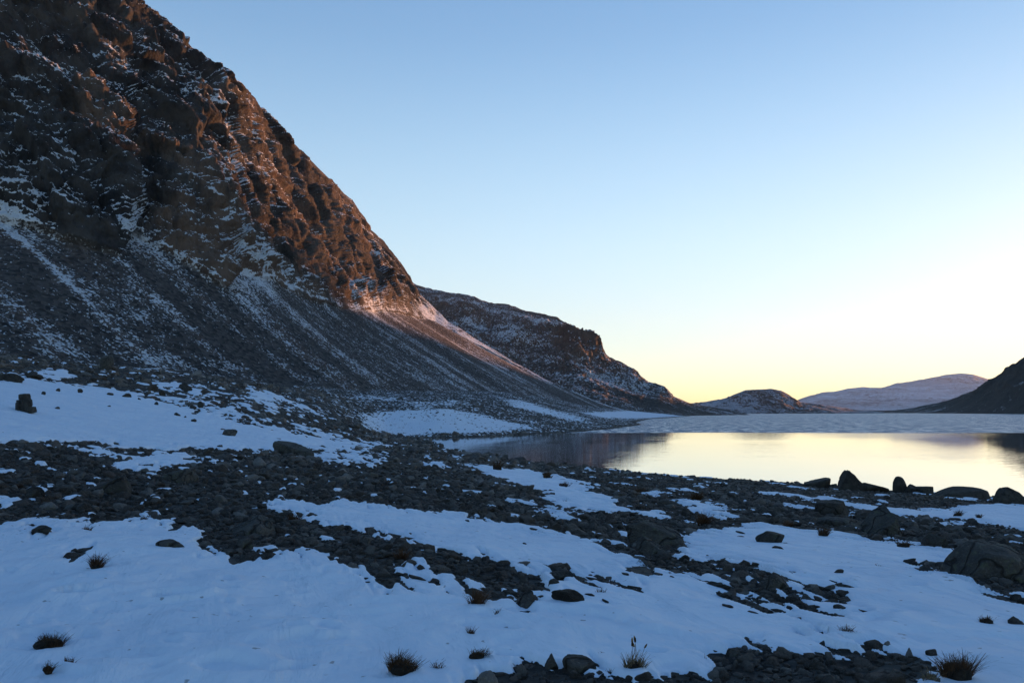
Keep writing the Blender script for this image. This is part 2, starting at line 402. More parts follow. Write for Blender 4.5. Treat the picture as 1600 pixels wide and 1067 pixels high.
# ------------------------------------------------------------------ plan map of the snow cover
SNOW = [
 (.34, [(-900, 540), (0, 540), (420, 560), (1100, 600), (1100, 690), (640, 690), (560, 650), (300, 640), (0, 600), (-900, 600)]),
 (.06, [(-900, 530), (0, 536), (420, 556), (470, 600), (400, 616), (300, 628), (230, 612), (110, 598), (0, 588), (-900, 570)]),
 (.30, [(60, 548), (200, 560), (330, 575), (330, 590), (200, 578), (90, 566)]),
 (1, [(-900, 560), (-300, 590), (0, 597), (40, 592), (110, 603), (160, 610), (230, 618), (300, 632), (340, 648), (390, 660), (420, 672), (480, 682), (556, 688), (570, 700), (560, 712), (500, 718), (450, 706), (380, 703), (330, 701), (270, 703), (200, 697), (140, 690), (60, 690), (0, 696), (-300, 705), (-900, 720)]),
 (1, [(60, 578), (105, 577), (95, 590), (65, 596)]),
 (.85, [(0, 588), (30, 586), (60, 598), (0, 600)]),
 (.62, [(240, 597), (300, 599), (345, 610), (350, 622), (300, 620), (240, 606)]),
 (.75, [(430, 690), (560, 700), (600, 712), (590, 726), (540, 724), (470, 716)]),
 (.42, [(230, 610), (380, 640), (440, 660), (560, 680), (480, 684), (350, 655), (230, 622)]),
 (.45, [(110, 698), (200, 704), (330, 712), (340, 722), (250, 726), (180, 716), (110, 705)]),
 (.9, [(170, 727), (220, 717), (270, 710), (330, 714), (352, 720), (300, 728), (250, 733), (190, 734)]),
 (.8, [(185, 703), (198, 701), (200, 708), (188, 709)]),
 (.9, [(0, 776), (35, 774), (44, 780), (30, 787), (0, 790)]),
 (.85, [(66, 731), (85, 729), (92, 734), (70, 735)]), (.9, [(93, 775), (134, 769), (130, 774), (98, 780)]),
 (.9, [(155, 767), (183, 765), (181, 770), (157, 771)]), (.8, [(0, 732), (40, 731), (45, 736), (0, 737)]),
 (1, [(352, 831), (398, 829), (400, 836), (350, 838)]),
 # the broad lower field
 (1, [(-900, 840), (-300, 845), (0, 818), (30, 812), (90, 806), (150, 818), (215, 803), (240, 800), (262, 815), (300, 828), (320, 864), (400, 864), (398, 792),
      (420, 783), (452, 779), (490, 787), (556, 779), (620, 792), (700, 797), (760, 812), (830, 822), (880, 832), (940, 850), (985, 868), (1020, 885),
      (1062, 862), (1072, 832), (1130, 828), (1185, 816), (1230, 822), (1290, 828), (1340, 838), (1400, 842), (1440, 850), (1490, 858), (1487, 872),
      (2000, 900), (3000, 960), (3000, 1300), (-900, 1300)]),
 # stone bands and patches that stand clear of it
 (0, [(395, 792), (470, 801), (520, 823), (560, 819), (620, 839), (700, 859), (740, 869), (790, 873), (845, 889), (850, 905), (838, 940), (812, 945), (795, 925), (750, 905), (700, 888), (640, 876), (590, 872), (600, 898), (560, 884), (500, 864), (455, 853), (400, 866), (330, 864), (300, 830)]),
 (.5, [(560, 880), (610, 880), (620, 905), (680, 900), (800, 915), (815, 940), (740, 930), (640, 925), (560, 900)]),
 (1, [(440, 862), (500, 872), (500, 878), (430, 872)]),
 (0, [(1022, 886), (1040, 872), (1080, 869), (1130, 869), (1180, 880), (1228, 896), (1232, 916), (1190, 915), (1150, 906), (1110, 896), (1060, 893)]),
 (.60, [(1110, 898), (1240, 915), (1330, 900), (1320, 960), (1230, 965), (1120, 930)]),
 (.62, [(860, 875), (1010, 905), (1010, 925), (870, 905)]),
 (0, [(1440, 847), (1500, 855), (1487, 872), (1700, 900), (2300, 930), (2300, 850), (1700, 830)]),
 (0, [(1416, 875), (1440, 877), (1485, 880), (1700, 890), (1700, 950), (1600, 932), (1540, 916), (1470, 899)]),
 (0, [(728, 1090), (742, 1052), (790, 1036), (830, 1029), (860, 1036), (900, 1023), (960, 1037), (1000, 1045), (1055, 1050), (1110, 1041), (1145, 1021), (1140, 1009), (1170, 1002), (1230, 1008), (1300, 1015), (1370, 1030), (1400, 1041), (1435, 1090), (1420, 1300), (728, 1300)]),
 (.22, [(1235, 984), (1290, 985), (1335, 1000), (1352, 1020), (1300, 1015), (1260, 998)]),
 (.55, [(1300, 990), (1430, 1010), (1480, 1050), (1420, 1060), (1340, 1020)]),
 (.2, [(30, 828), (70, 824), (95, 828), (75, 840), (40, 840)]), (.25, [(100, 868), (150, 842), (152, 850), (118, 872), (90, 876)]),
 (.3, [(360, 862), (420, 860), (430, 870), (380, 872)]),
 # strips among the shore stones
 (1, [(735, 727), (775, 729), (800, 735), (840, 735), (850, 742), (895, 748), (925, 768), (960, 782), (975, 790), (945, 787), (900, 779), (850, 767), (800, 753), (760, 742)]),
 (1, [(850, 771), (900, 775), (950, 786), (985, 796), (940, 799), (890, 796), (862, 785)]),
 (1, [(782, 778), (830, 784), (868, 797), (905, 812), (915, 818), (880, 810), (830, 794)]),
 (.9, [(938, 814), (975, 828), (995, 838), (985, 840), (955, 824)]), (.8, [(990, 795), (1050, 806), (1040, 812), (1000, 803)]),
 (.9, [(1003, 767), (1028, 770), (1032, 779), (1010, 773)]), (1, [(1050, 779), (1100, 784), (1150, 798), (1162, 810), (1115, 808), (1080, 797)]),
 (.8, [(1065, 765), (1095, 768), (1090, 772)]),
 (1, [(1205, 769), (1260, 774), (1310, 780), (1360, 788), (1420, 797), (1490, 797), (1530, 789), (1560, 786), (1620, 797), (1800, 830), (1800, 850), (1620, 828), (1560, 820), (1500, 812), (1420, 805), (1370, 801), (1330, 791), (1270, 781)]),
 (1, [(1203, 786), (1260, 790), (1292, 797), (1250, 795)]), (.9, [(1530, 766), (1545, 768), (1552, 776), (1535, 772)]),
 (.9, [(1460, 816), (1500, 815), (1500, 820), (1460, 821)]),
 (.9, [(565, 694), (600, 691), (605, 698), (575, 702)]), (.85, [(665, 722), (690, 721), (700, 734), (672, 732)]),
 # beyond the bay
 (.80, [(548, 655), (575, 648), (620, 641), (680, 639), (725, 641), (760, 650), (800, 660), (835, 669), (780, 674), (700, 677), (620, 680), (570, 672)]),
 (.95, [(382, 611), (412, 611), (446, 622), (432, 631), (398, 622)]), (.42, [(470, 630), (560, 640), (570, 665), (500, 650)]),
 (.55, [(500, 615), (620, 620), (640, 626), (540, 624)]), (.5, [(640, 632), (720, 625), (730, 630), (660, 637)]),
 (.75, [(785, 624), (820, 627), (860, 640), (925, 655), (905, 661), (860, 648), (805, 637)]),
 (1, [(910, 645), (980, 642), (1030, 644), (1066, 650), (1000, 653), (940, 652)]),
]
MU = np.arange(-900, 3001, 3.0); ML = np.arange(math.log(2.0), LY1, 0.0042)
MASK = np.zeros((len(MU), len(ML)))
for val, poly in SNOW:
    pts = []
    for i in range(len(poly)):
        (x0, y0), (x1, y1) = poly[i], poly[(i + 1) % len(poly)]
        n = max(1, int(max(abs(x1 - x0) / 12, abs(y1 - y0) / 8)))
        for k in range(n):
            X, Y = find(x0 + (x1 - x0) * k / n, y0 + (y1 - y0) * k / n)
            pts.append((x0 + (x1 - x0) * k / n, math.log(Y)))
    P = np.array(pts); Q = np.roll(P, -1, 0)
    ins = np.zeros(MASK.shape, bool)
    i0 = np.searchsorted(MU, P[:, 0].min()); i1 = np.searchsorted(MU, P[:, 0].max())
    for iu in range(max(i0 - 1, 0), min(i1 + 1, len(MU))):
        x = MU[iu] + .013; hit = (P[:, 0] <= x) != (Q[:, 0] <= x)
        if not hit.any(): continue
        ys = P[hit, 1] + (x - P[hit, 0]) / (Q[hit, 0] - P[hit, 0]) * (Q[hit, 1] - P[hit, 1]); ys.sort()
        for k in range(0, len(ys) - 1, 2):
            ins[iu, (ML >= ys[k]) & (ML <= ys[k + 1])] = True
    MASK[ins] = val
MASKW = gsm(gsm(MASK, 11, 0), 15, 1); MASKB = gsm(gsm(MASK, 4.5, 0), 6.5, 1); MASK = gsm(gsm(MASK, 1.4, 0), 1.8, 1); MASK = .45 * MASK + .35 * MASKB + .20 * MASKW

def maskat(X, Y, MASK=None):
    MASK = globals()['MASK'] if MASK is None else MASK
    u = X / Y * F + 800; l = np.log(Y)
    fu = np.clip((u - MU[0]) / 3.0, 0, len(MU) - 1.001); fl = np.clip((l - ML[0]) / 0.0042, 0, len(ML) - 1.001)
    iu = fu.astype(int); il = fl.astype(int); a_ = fu - iu; b_ = fl - il
    return MASK[iu, il] * (1 - a_) * (1 - b_) + MASK[iu + 1, il] * a_ * (1 - b_) + MASK[iu, il + 1] * (1 - a_) * b_ + MASK[iu + 1, il + 1] * a_ * b_

CA, SA = math.cos(math.radians(-22)), math.sin(math.radians(-22))
def thick(X, Y):
    """snow depth above the ground's rest shape (negative: bare)"""
    X = np.asarray(X, float); Y = np.asarray(Y, float)
    m = maskat(X, Y)
    s = X * .25 - Y * .97; p = X * .97 + Y * .25         # wind-drift direction: towards the camera and a little right
    nz = 0.30 * fbm2(s / 4.5, p, 0.13, 2, .7) * sstep(40, 12, Y) + 0.34 * fbm2(s / 4, p, .42, 2, .7) * sstep(90, 30, Y) + .26 * fbm2(s / 3, p, 1.4, 3, .7) * sstep(8, 22, Y) + .2 * fbm2(s / 2, p, 5, 3, .6) * sstep(25, 60, Y)
    edge = 1 - np.abs(2 * np.clip(m, 0, 1) - 1)
    mw = np.clip(maskat(X, Y, MASKW), 0, 1); v = m - 0.5 + nz * (0.35 + 1.0 * edge + 2.3 * (1 - np.abs(2 * mw - 1)))
    sp = fbm2(s / 2.2 + 70, p, .45, 2, .6) * sstep(45, 20, Y) + fbm2(s / 2.2 + 20, p, 1.5, 2, .6) * sstep(15, 40, Y)
    v = v + 1.9 * np.clip(sp - .36, 0, .5) * (m < .5)
    T = 0.020 + 0.0017 * np.minimum(Y, 130)
    return T * np.clip(v * 2.6, -1, 1)

# ------------------------------------------------------------------ ground sheet
def lognodes(a_, b_, step): return np.exp(np.arange(math.log(a_), math.log(b_) + step, step))
ux = np.concatenate([np.arange(-1200, -60, 20), np.arange(-60, 1660, 5.0), np.arange(1660, 3001, 20)])
yr = lognodes(1.25, 1095, 0.009)
XX = ((ux[None, :] - 800) / F) * yr[:, None]; YY = np.broadcast_to(yr[:, None], XX.shape)
zb = base(XX, YY); wet = sstep(0.0, 0.4, zb)
rough = (0.010 * fbm2(XX, YY, .12, 2) * sstep(3, 30, 60 - YY) + 0.03 * fbm2(XX, YY, 1.0, 3) * sstep(8, 30, YY) + .25 * fbm2(XX, YY, 6, 4, .6) * sstep(80, 160, YY)) * wet
sn = maskat(XX, np.maximum(YY, 2.1)); sn = np.where(YY > 60, sn * sstep(70, 110, YY), 0) * sstep(.12, .3, zb)
V = np.stack([XX, YY, zb + rough], -1).reshape(-1, 3)
link("ground", mesh_from("ground", V, grid_faces(*XX.shape), M_GROUND, True, {"snow": sn.ravel()}), kind="structure")

# ------------------------------------------------------------------ snow sheet
ux = np.concatenate([np.arange(-900, -40, 12), np.arange(-40, 1640, 2.9), np.arange(1640, 2600, 14)])
yr = lognodes(2.2, 125, 0.0062)
XX = ((ux[None, :] - 800) / F) * yr[:, None]; YY = np.broadcast_to(yr[:, None], XX.shape)
t = thick(XX, YY)
relief = 0.028 * fbm2(XX * 1.5, YY * .9, .9, 3) + .02 * fbm2(XX, YY, 3.0, 2) * sstep(8, 20, YY)
zs = base(XX, YY) + t + relief * sstep(0, .03, t)
_rd = random.Random(4); _dents = [(_rd.uniform(0, 1500), _rd.uniform(885, 1060), _rd.uniform(.05, .16), _rd.uniform(.006, .016), _rd.uniform(-1, 1)) for _ in range(70)]
# footprints and hollows trodden into the near snow (photo survey: column, row, length, width in m, depth)
for fx, fy, fl, fw, fd, ang in [(275, 928, .17, .10, .055, .3), (290, 985, .15, .07, .025, .2), (172, 952, .15, .10, .03, -.3), (112, 925, .12, .08, .035, .6),
                                (360, 1040, .24, .13, .035, -.5), (470, 898, .2, .06, .012, .1), (880, 960, .5, .16, .03, -.35), (1000, 985, .5, .12, .02, -.4),
                                (60, 1000, .2, .15, .02, .2), (480, 1000, .4, .12, .012, 0.2), (640, 940, .5, .12, .012, .1), (1500, 990, .6, .12, .012, -.2),
                                (760, 975, .22, .09, .02, -.2), (205, 1020, .2, .08, .012, .1), (540, 960, .3, .1, .012, .3)] + [(q[0], q[1], q[2], q[2] * .6, q[3], q[4]) for q in _dents]:
    X, Y = find(fx, fy); dx = XX - X; dy = YY - Y
    aa = (dx * math.cos(ang) + dy * math.sin(ang)) / fl; bb = (-dx * math.sin(ang) + dy * math.cos(ang)) / fw
    r2 = aa * aa + bb * bb + .25 * n2(XX * 9, YY * 9)
    zs = zs - 2.0 * fd * (1 - sstep(.55, 1.15, np.sqrt(np.abs(r2)))) + .7 * fd * np.exp(-(np.sqrt(np.abs(r2)) - 1.5) ** 2 * 4)
zs = np.where(t > .015, np.maximum(zs, base(XX, YY) + .012), zs)
keep = (t > -0.6 * (0.020 + 0.0017 * YY)); kf = keep[:-1, :-1] | keep[1:, :-1] | keep[:-1, 1:] | keep[1:, 1:]
kf &= (zs[:-1, :-1] > .15)
V = np.stack([XX, YY, zs], -1).reshape(-1, 3)
Vc, Fc, _ = compact(V, grid_faces(*XX.shape, keep=kf))
link("snow_cover", mesh_from("snow_cover", Vc, Fc, M_SNOW), kind="structure")
SN_T = thick

def top(X, Y):
    """height of whatever lies on top: snow or ground"""
    return float(base(X, Y) + max(0.0, float(thick(np.array([X]), np.array([Y]))[0])))

# ------------------------------------------------------------------ lake
def lake_material():
    t = NT("lake_water"); g = t.n("NewGeometry"); pos = g.outputs["Position"]
    sep = t.n("SeparateXYZ", {0: pos}); y = sep.outputs[1]
    far = t.math('GREATER_THAN', t.math('ADD', y, t.math('MULTIPLY', t.math('SUBTRACT', t.noise(pos, .012, 4, .6), .5), 22)), 252.0)
    m1 = t.n("Mapping", {"Vector": pos, "Scale": (.35, 1, 1)}).outputs[0]
    w1 = t.noise(m1, 0.9, 3, .5)
    w2 = t.noise(m1, 0.12, 3, .5)
    patch = t.noise(t.n("Mapping", {"Vector": pos, "Scale": (.2, 1, 1)}).outputs[0], .012, 4, .6)
    w3 = t.noise(t.n('Mapping', {'Vector': pos, 'Scale': (1, .16, 1)}).outputs[0], .42, 6, .8)
    # calm water
    bc = t.bump(w1, 0.03, t.map(patch, .4, .65, .08, .8)); bc = t.bump(w2, .05, .25, bc)
    # wind-roughened water
    bf = t.bump(w1, 4.2, t.map(w3, .45, .55, .12, 1.0)); bf = t.bump(w2, 3.5, .8, bf)
    def water(b, rough, lo):
        fr = t.n("Fresnel", {"IOR": 1.5 if rough < .1 else 1.33, "Normal": b}).outputs[0]
        fr = t.map(fr, 0.0, 1.0, lo, 1.0)
        d = t.n("BsdfDiffuse", {"Color": C4(.012, .022, .035) if rough < .1 else C4(.02, .095, .18)}).outputs[0]
        gl = t.n("BsdfGlossy", {"Color": C4(1, 1, 1), "Roughness": rough, "Normal": b}).outputs[0]
        return t.n("MixShader", {0: fr, 1: d, 2: gl}).outputs[0]
    mx = t.n("MixShader", {0: far, 1: water(bc, .03, .50), 2: water(bf, .35, .0)}).outputs[0]
    t.t.links.new(mx, t.out.inputs[0]); return t.m
me = mesh_from("lake_water", [(-600, 30, 0), (6500, 30, 0), (6500, 3300, 0), (-600, 3300, 0)], [(0, 1, 2, 3)], lake_material(), False)
link("lake_water", me, kind="structure")

# ------------------------------------------------------------------ mountains
SD = Vector((.38, .925, 0)).normalized(); PD = Vector((.925, -.38, 0)).normalized()

def curve(pts, xs, k=1):
    pts = sorted(pts); return np.interp(xs, [p[0] for p in pts], [p[k] for p in pts])

def normals(Pg):
    du = np.gradient(Pg, axis=1); dv = np.gradient(Pg, axis=0)
    n = np.cross(du, dv); n /= np.linalg.norm(n, axis=2, keepdims=True) + 1e-9
    flip = n[..., 2] < 0; n[flip] *= -1
    return n

def blobs(PX, PY, lst):
    o = np.zeros(PX.shape)
    for (x, y, rx, ry, amt, ang) in lst:
        c, s_ = math.cos(ang), math.sin(ang)
        dx, dy = PX - x, PY - y
        q = ((dx * c + dy * s_) / rx) ** 2 + ((-dx * s_ + dy * c) / ry) ** 2
        o += amt * np.exp(-q)
    return o

# near mountain -------------------------------------------------
RIDGE = [(-900, -330), (-600, -330), (-300, -300), (-100, -230), (0, -150), (100, -75), (208, 0), (255, 30), (300, 75), (350, 115), (390, 150), (430, 195), (450, 215), (500, 265), (545, 310), (570, 350),
         (600, 378), (625, 412), (640, 437), (655, 460), (700, 502), (750, 534), (800, 563), (850, 592), (900, 613), (940, 630), (980, 642)]
CBASE = [(-900, 330), (-300, 330), (0, 340), (60, 352), (120, 376), (190, 394), (205, 362), (215, 366), (250, 386), (285, 408), (352, 452), (362, 430), (420, 438), (460, 458), (500, 474), (560, 486), (640, 492),
         (680, 502), (720, 525), (760, 545), (800, 567), (850, 594), (900, 614), (940, 631), (980, 643)]
TOE = [(-900, 300, 60), (-300, 255, 30), (0, 262, 22.6), (200, 298, 21), (480, 352, 16), (700, 520, 19), (850, 720, 16), (940, 900, 10), (980, 1000, 4)]
ux = np.concatenate([np.arange(-900, -40, 9), np.arange(-40, 990, 1.9)])
U = (ux - 800) / F
rp, cp = curve(RIDGE, ux), curve(CBASE, ux); cp = np.maximum(cp, rp + 1.5)
iy = np.interp(ux, [q[0] for q in TOE], [1 / q[1] for q in TOE]); yt = 1 / gsm(iy, 12, 0)
zt = gsm(curve(TOE, ux, 2), 12, 0)
tp = HOR - (zt - H) / yt * F
na_ = np.interp(ux, [-120, 110, 430], [.16, .42, .97]); na_ = gsm(na_, 38, 0); kk = -U * na_ + np.sqrt(1 - na_ ** 2)
kk = np.maximum(kk, .12)
m1, m2 = .66, 1.28
def solve(z0, y0, m, py):
    ee = (HOR - py) / F; return (z0 - H - m * kk * y0) / (ee - m * kk)
yc = solve(zt, yt, m1, cp); zc = H + (HOR - cp) / F * yc
yr_ = solve(zc, yc, m2, rp)
yr_ = gsm(yr_, 10, 0); zr = H + (HOR - rp) / F * yr_
NS, NC, NB = 200, 330, 26
rows_Y, rows_Z, rows_S, rows_P = [], [], [], []
for k in range(-12, 0):                                   # skirt under the ground
    q = k / 12; rows_Y.append(yt + q * 14); rows_Z.append(zt + q * 11 * kk); rows_S.append(np.ones_like(ux)); rows_P.append(tp - q * 20)
for k in range(NS):
    q = k / NS; py = tp + (cp - tp) * q
    Yk = solve(zt, yt, m1, py); rows_Y.append(Yk); rows_Z.append(H + (HOR - py) / F * Yk); rows_S.append(np.ones_like(ux)); rows_P.append(py)
for k in range(NC + 1):
    q = k / NC; py = cp + (rp - cp) * q
    y1 = solve(zc, yc, m2, py); Yk = y1 + (yr_ - yc - (solve(zc, yc, m2, rp) - yc)) * q
    # round the crest
    rows_Y.append(Yk); rows_Z.append(H + (HOR - py) / F * Yk); rows_S.append(np.zeros_like(ux)); rows_P.append(py)
for k in range(1, NB):
    q = k / NB; rows_Y.append(yr_ + q * 260); rows_Z.append(zr * (1 - q ** 1.3) - 4 * q + 0 * zr); rows_S.append(np.zeros_like(ux)); rows_P.append(rp - 30 * q)
Yg = np.array(rows_Y); Zg = np.array(rows_Z); Sg = np.array(rows_S); Pg_ = np.array(rows_P)
Xg = U[None, :] * Yg
Sg = gsm(Sg, 1.2, 0)
PXg = np.broadcast_to(ux[None, :], Yg.shape)
P3 = np.stack([Xg, Yg, Zg], -1)
sc = Xg * SD.x + Yg * SD.y; pc = Xg * PD.x + Yg * PD.y
# displacement
nrm = normals(np.stack([gsm(P3[..., i], 4, 0) for i in range(3)], -1))
wob = 12 * fbm3(Xg, Yg, Zg, 120, 3)
wx_ = 5 * fbm3(Xg, Yg, Zg, 25, 3); 
cl = 6 * fbm3(sc + wob, pc, Zg * .45, 95, 3) + 1.6 * (fbm3(sc + wob, pc + 50, Zg * .45 + sc * .2, 20, 4, .6, True) - .6) + .30 * facets(sc + wx_, pc, Zg * .55 + sc * .25 + wx_, 34, 1) + .32 * facets(sc + wx_, pc + 7, Zg * .6 + sc * .2, 13, 2) \
   + .30 * facets(sc + .4 * wx_, pc, Zg * .75, 5.2, 3) + .8 * fbm3(sc, pc, Zg * .6, 2.8, 2, .6, True)
zt_ = Zg + .35 * sc + 6 * fbm3(Xg, Yg, Zg, 60, 3); fr = (zt_ / 17) % 1.0
gl_ = np.clip(1 - 3.6 * np.abs(fbm2(sc + wob * 1.6, Zg * .25 + pc * .2, 62, 3, .55)), 0, 1) ** 1.5
cl = cl - 5.0 * gl_
cl += 3.2 * (sstep(0, .3, fr) - fr)                                    # ledges
fan = 3.2 * fbm2(sc, pc * .12, 80, 2) + .5 * fbm2(sc, pc * .15, 15, 2) + .5 * fbm3(Xg, Yg, Zg, 5, 3, .6)
edge = np.clip((Pg_ - rp[None, :]) / 22, 0, 1) * np.clip((PXg - 560) / -150 + 1, .25, 1)
amp = np.where(Sg > .5, 0, 1) ; amp = gsm(amp.astype(float), 3, 0) * np.clip((cp[None, :] - Pg_) / 22, .3, 1)
fade = np.clip((940 - PXg) / 250, .15, 1)
D = (cl * amp * (0.22 + .78 * edge) + fan * (Sg > .5) * np.clip((tp[None, :] - Pg_) / 25, 0, 1)) * fade
D = gsm(gsm(D, .6, 0), .7, 1) + amp * fade * (.9 * fbm3(sc, pc, Zg * .7, 2.6, 2, .6, True) + 1.5 * (fbm3(sc + 9, pc, Zg * .6 + sc * .25, 7.5, 3, .7, True) - .6)) * (.3 + .7 * edge)
P3 = P3 + nrm * D[..., None]
snw = blobs(PXg, Pg_, [(60, 330, 120, 26, .22, .1), (120, 270, 150, 60, .06, .2), (200, 345, 30, 50, .26, .3), (310, 300, 70, 40, .10, .3), (270, 395, 40, 14, .22, .6), (300, 420, 70, 9, .2, .6), (430, 425, 70, 22, .2, .4),
                             (560, 478, 60, 12, .12, .2), (660, 495, 60, 16, .14, .5), (170, 190, 90, 40, .07, .2), (120, 120, 90, 50, .03, .2), (40, 260, 90, 40, .10, .3), (340, 165, 30, 14, .14, .1), (90, 30, 60, 16, .06, -.3),
                             (60, 390, 130, 7, .30, .75), (95, 400, 120, 5, .2, .75), (205, 400, 14, 45, .18, -.2), (240, 470, 30, 60, .07, -.6), (385, 440, 40, 20, .22, .3), (150, 540, 200, 20, .10, .15), (480, 580, 150, 18, .10, .1),
                             (410, 520, 120, 16, .05, .7), (560, 570, 150, 12, .05, .5), (760, 600, 90, 12, .08, .4), (640, 520, 120, 12, .06, .55)])
snw = snw - .10 * sstep(380, 520, PXg) * (1 - Sg) * sstep(0, 60, cp[None, :] - Pg_)
snw = snw - .05 * Sg + (1 - Sg) * (.20 * gl_ - .055)
warm = np.clip(sstep(200, 440, PXg + 60 * fbm3(Xg, Yg, Zg, 90, 3) + .25 * (Pg_ - 250)) + .9 * sstep(.12, .3, fbm3(Xg + 70, Yg, Zg, 60, 3)), .12, 1)  # low values mark the face painted as shaded, high values the rusty rock
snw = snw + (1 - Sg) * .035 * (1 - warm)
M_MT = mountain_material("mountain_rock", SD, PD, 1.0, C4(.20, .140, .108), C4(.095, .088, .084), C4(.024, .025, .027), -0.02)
V = P3.reshape(-1, 3)
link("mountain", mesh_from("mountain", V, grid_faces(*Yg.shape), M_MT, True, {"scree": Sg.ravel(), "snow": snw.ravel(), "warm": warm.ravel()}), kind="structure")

# farther hills -------------------------------------------------
def hill(name, ridge, toe, seed, mat, amp, wl0, back, step=2.0, nrow=120, cliff=None, snow_f=None, prof_pow=1.0, xr=None):
    x0, x1 = ridge[0][0], ridge[-1][0]
    ux = np.arange(x0, x1 + step, step) if xr is None else xr
    U = (ux - 800) / F
    rp = curve(ridge, ux); ry = gsm(curve(ridge, ux, 2), 5, 0)
    ty = gsm(curve(toe, ux), 3, 0); tz = curve(toe, ux, 2)
    rz = H + (HOR - rp) / F * ry
    Ys, Zs, Vv = [], [], []
    nb = nrow // 4
    for k in range(nrow + nb):
        q = k / nrow
        if q <= 1:
            Ys.append(ty + (ry - ty) * q); Zs.append(tz + (rz - tz) * (q ** prof_pow if q > 0 else 0))
        else:
            b = (q - 1) * 4; Ys.append(ry + back * b); Zs.append(rz + (-5 - rz) * b ** 1.5)
        Vv.append(np.full_like(ux, q))
    Y = np.array(Ys); Zz = np.array(Zs); X = U[None, :] * Y; Vv = np.array(Vv)
    PX = np.broadcast_to(ux[None, :], Y.shape); PYr = HOR - (Zz - H) / Y * F
    d = amp * fbm3(X + seed, Y, Zz * 1.5, wl0, 4, .55, True) - amp * .7 + amp * .35 * fbm3(X, Y + seed, Zz, wl0 * .2, 3, .6, True)
    d *= np.clip(Zz / (amp * 5), 0.05, 1)
    d *= sstep(0, .12, Vv) * (1 - .75 * sstep(.8, 1, Vv) * (1 - sstep(1.0, 1.2, Vv)))
    scr = np.ones(Y.shape) * .5
    if cliff is not None:
        scr = 1 - cliff(PX, PYr)
    P = np.stack([X, Y, Zz], -1); P = P + normals(P) * (d * (1.0 if cliff is None else 1.0 + .8 * (1 - scr)))[..., None]
    sv = snow_f(PX, PYr) if snow_f else np.zeros(Y.shape)
    return link(name, mesh_from(name, P.reshape(-1, 3), grid_faces(*Y.shape), mat, True, {"scree": scr.ravel(), "snow": sv.ravel()}), kind="structure")

M_H2 = mountain_material("far_bluff_rock", SD, PD, 2.2, C4(.30, .17, .10), C4(.10, .088, .078), C4(.045, .042, .040), 0.0, 1.3)
def cliff2(PX, PY): return sstep(.9, .5, np.sqrt(((PX - 905) / 58) ** 2 + ((PY - 545) / 36) ** 2))
def snow2(PX, PY): return .04 * sstep(880, 780, PX) + blobs(PX, PY, [(910, 600, 50, 10, .16, 0), (970, 608, 50, 8, .14, 0), (790, 535, 60, 20, .04, .4), (1020, 615, 40, 8, .1, .2)]) - .2 * cliff2(PX, PY)
hill("rocky_bluff", [(560, 430, 2100), (640, 440, 2050), (665, 452, 2000), (700, 460, 1950), (740, 465, 1900), (765, 475, 1880), (795, 478, 1850), (830, 490, 1800), (870, 498, 1750), (890, 508, 1720), (910, 520, 1680), (930, 540, 1620),
                   (950, 560, 1570), (985, 577, 1500), (1010, 598, 1450), (1030, 603, 1420), (1050, 620, 1400), (1080, 631, 1400), (1110, 636, 1400), (1140, 641, 1400), (1175, 649, 1400)],
     [(560, 900, -8), (900, 980, -2), (1000, 1040, -1), (1060, 1090, -1), (1175, 1290, -6)], 3, M_H2, 16, 130, 500, 1.7, 190, cliff2, snow2, 1.25)
M_H3 = mountain_material("low_hill_rock", SD, PD, 3.0, C4(.16, .10, .06), C4(.11, .10, .09), C4(.05, .05, .048), -0.10, 1.3)
def snow3(PX, PY): return blobs(PX, PY, [(1215, 628, 30, 8, .14, .3), (1170, 632, 50, 6, .10, 0), (1090, 640, 60, 4, .15, 0)])
hill("low_hill", [(1000, 633, 2350), (1045, 630, 2350), (1080, 631, 2350), (1100, 629, 2350), (1130, 624, 2350), (1150, 616, 2350), (1165, 611, 2350), (1185, 608.5, 2350), (1205, 608, 2350), (1220, 611, 2350), (1235, 619, 2350), (1250, 628, 2350), (1290, 634, 2400), (1340, 640, 2450), (1380, 643, 2450)],
     [(1000, 1950, -3), (1380, 2150, -3)], 9, M_H3, 8, 90, 500, 1.5, 70, None, snow3, 1.0)
M_H4 = mountain_material("snowy_fell_rock", SD, PD, 6.0, C4(.26, .22, .22), C4(.28, .26, .28), C4(.14, .14, .16), 0.05, 1.0)
hill("snowy_fell", [(1130, 642, 7000), (1200, 636, 7000), (1245, 627, 7000), (1265, 620, 7000), (1285, 614, 7000), (1305, 612, 7000), (1325, 608, 7000), (1350, 606, 7000), (1378, 607, 7000), (1400, 600, 7200), (1425, 597, 7200), (1450, 592, 7400), (1475, 587, 7500), (1500, 583.5, 7500), (1520, 585.5, 7500), (1545, 593, 7500), (1580, 603, 7500), (1640, 612, 7500), (1760, 618, 7500), (1900, 630, 7500), (2100, 645, 7500)],
     [(1130, 5200, -5), (2100, 5200, -5)], 21, M_H4, 30, 1100, 1500, 2.0, 90, None, None, 1.1)
M_H5 = mountain_material("shaded_slope_rock", SD, PD, 3.0, C4(.05, .038, .030), C4(.05, .045, .042), C4(.028, .026, .025), -0.36, 1.0)
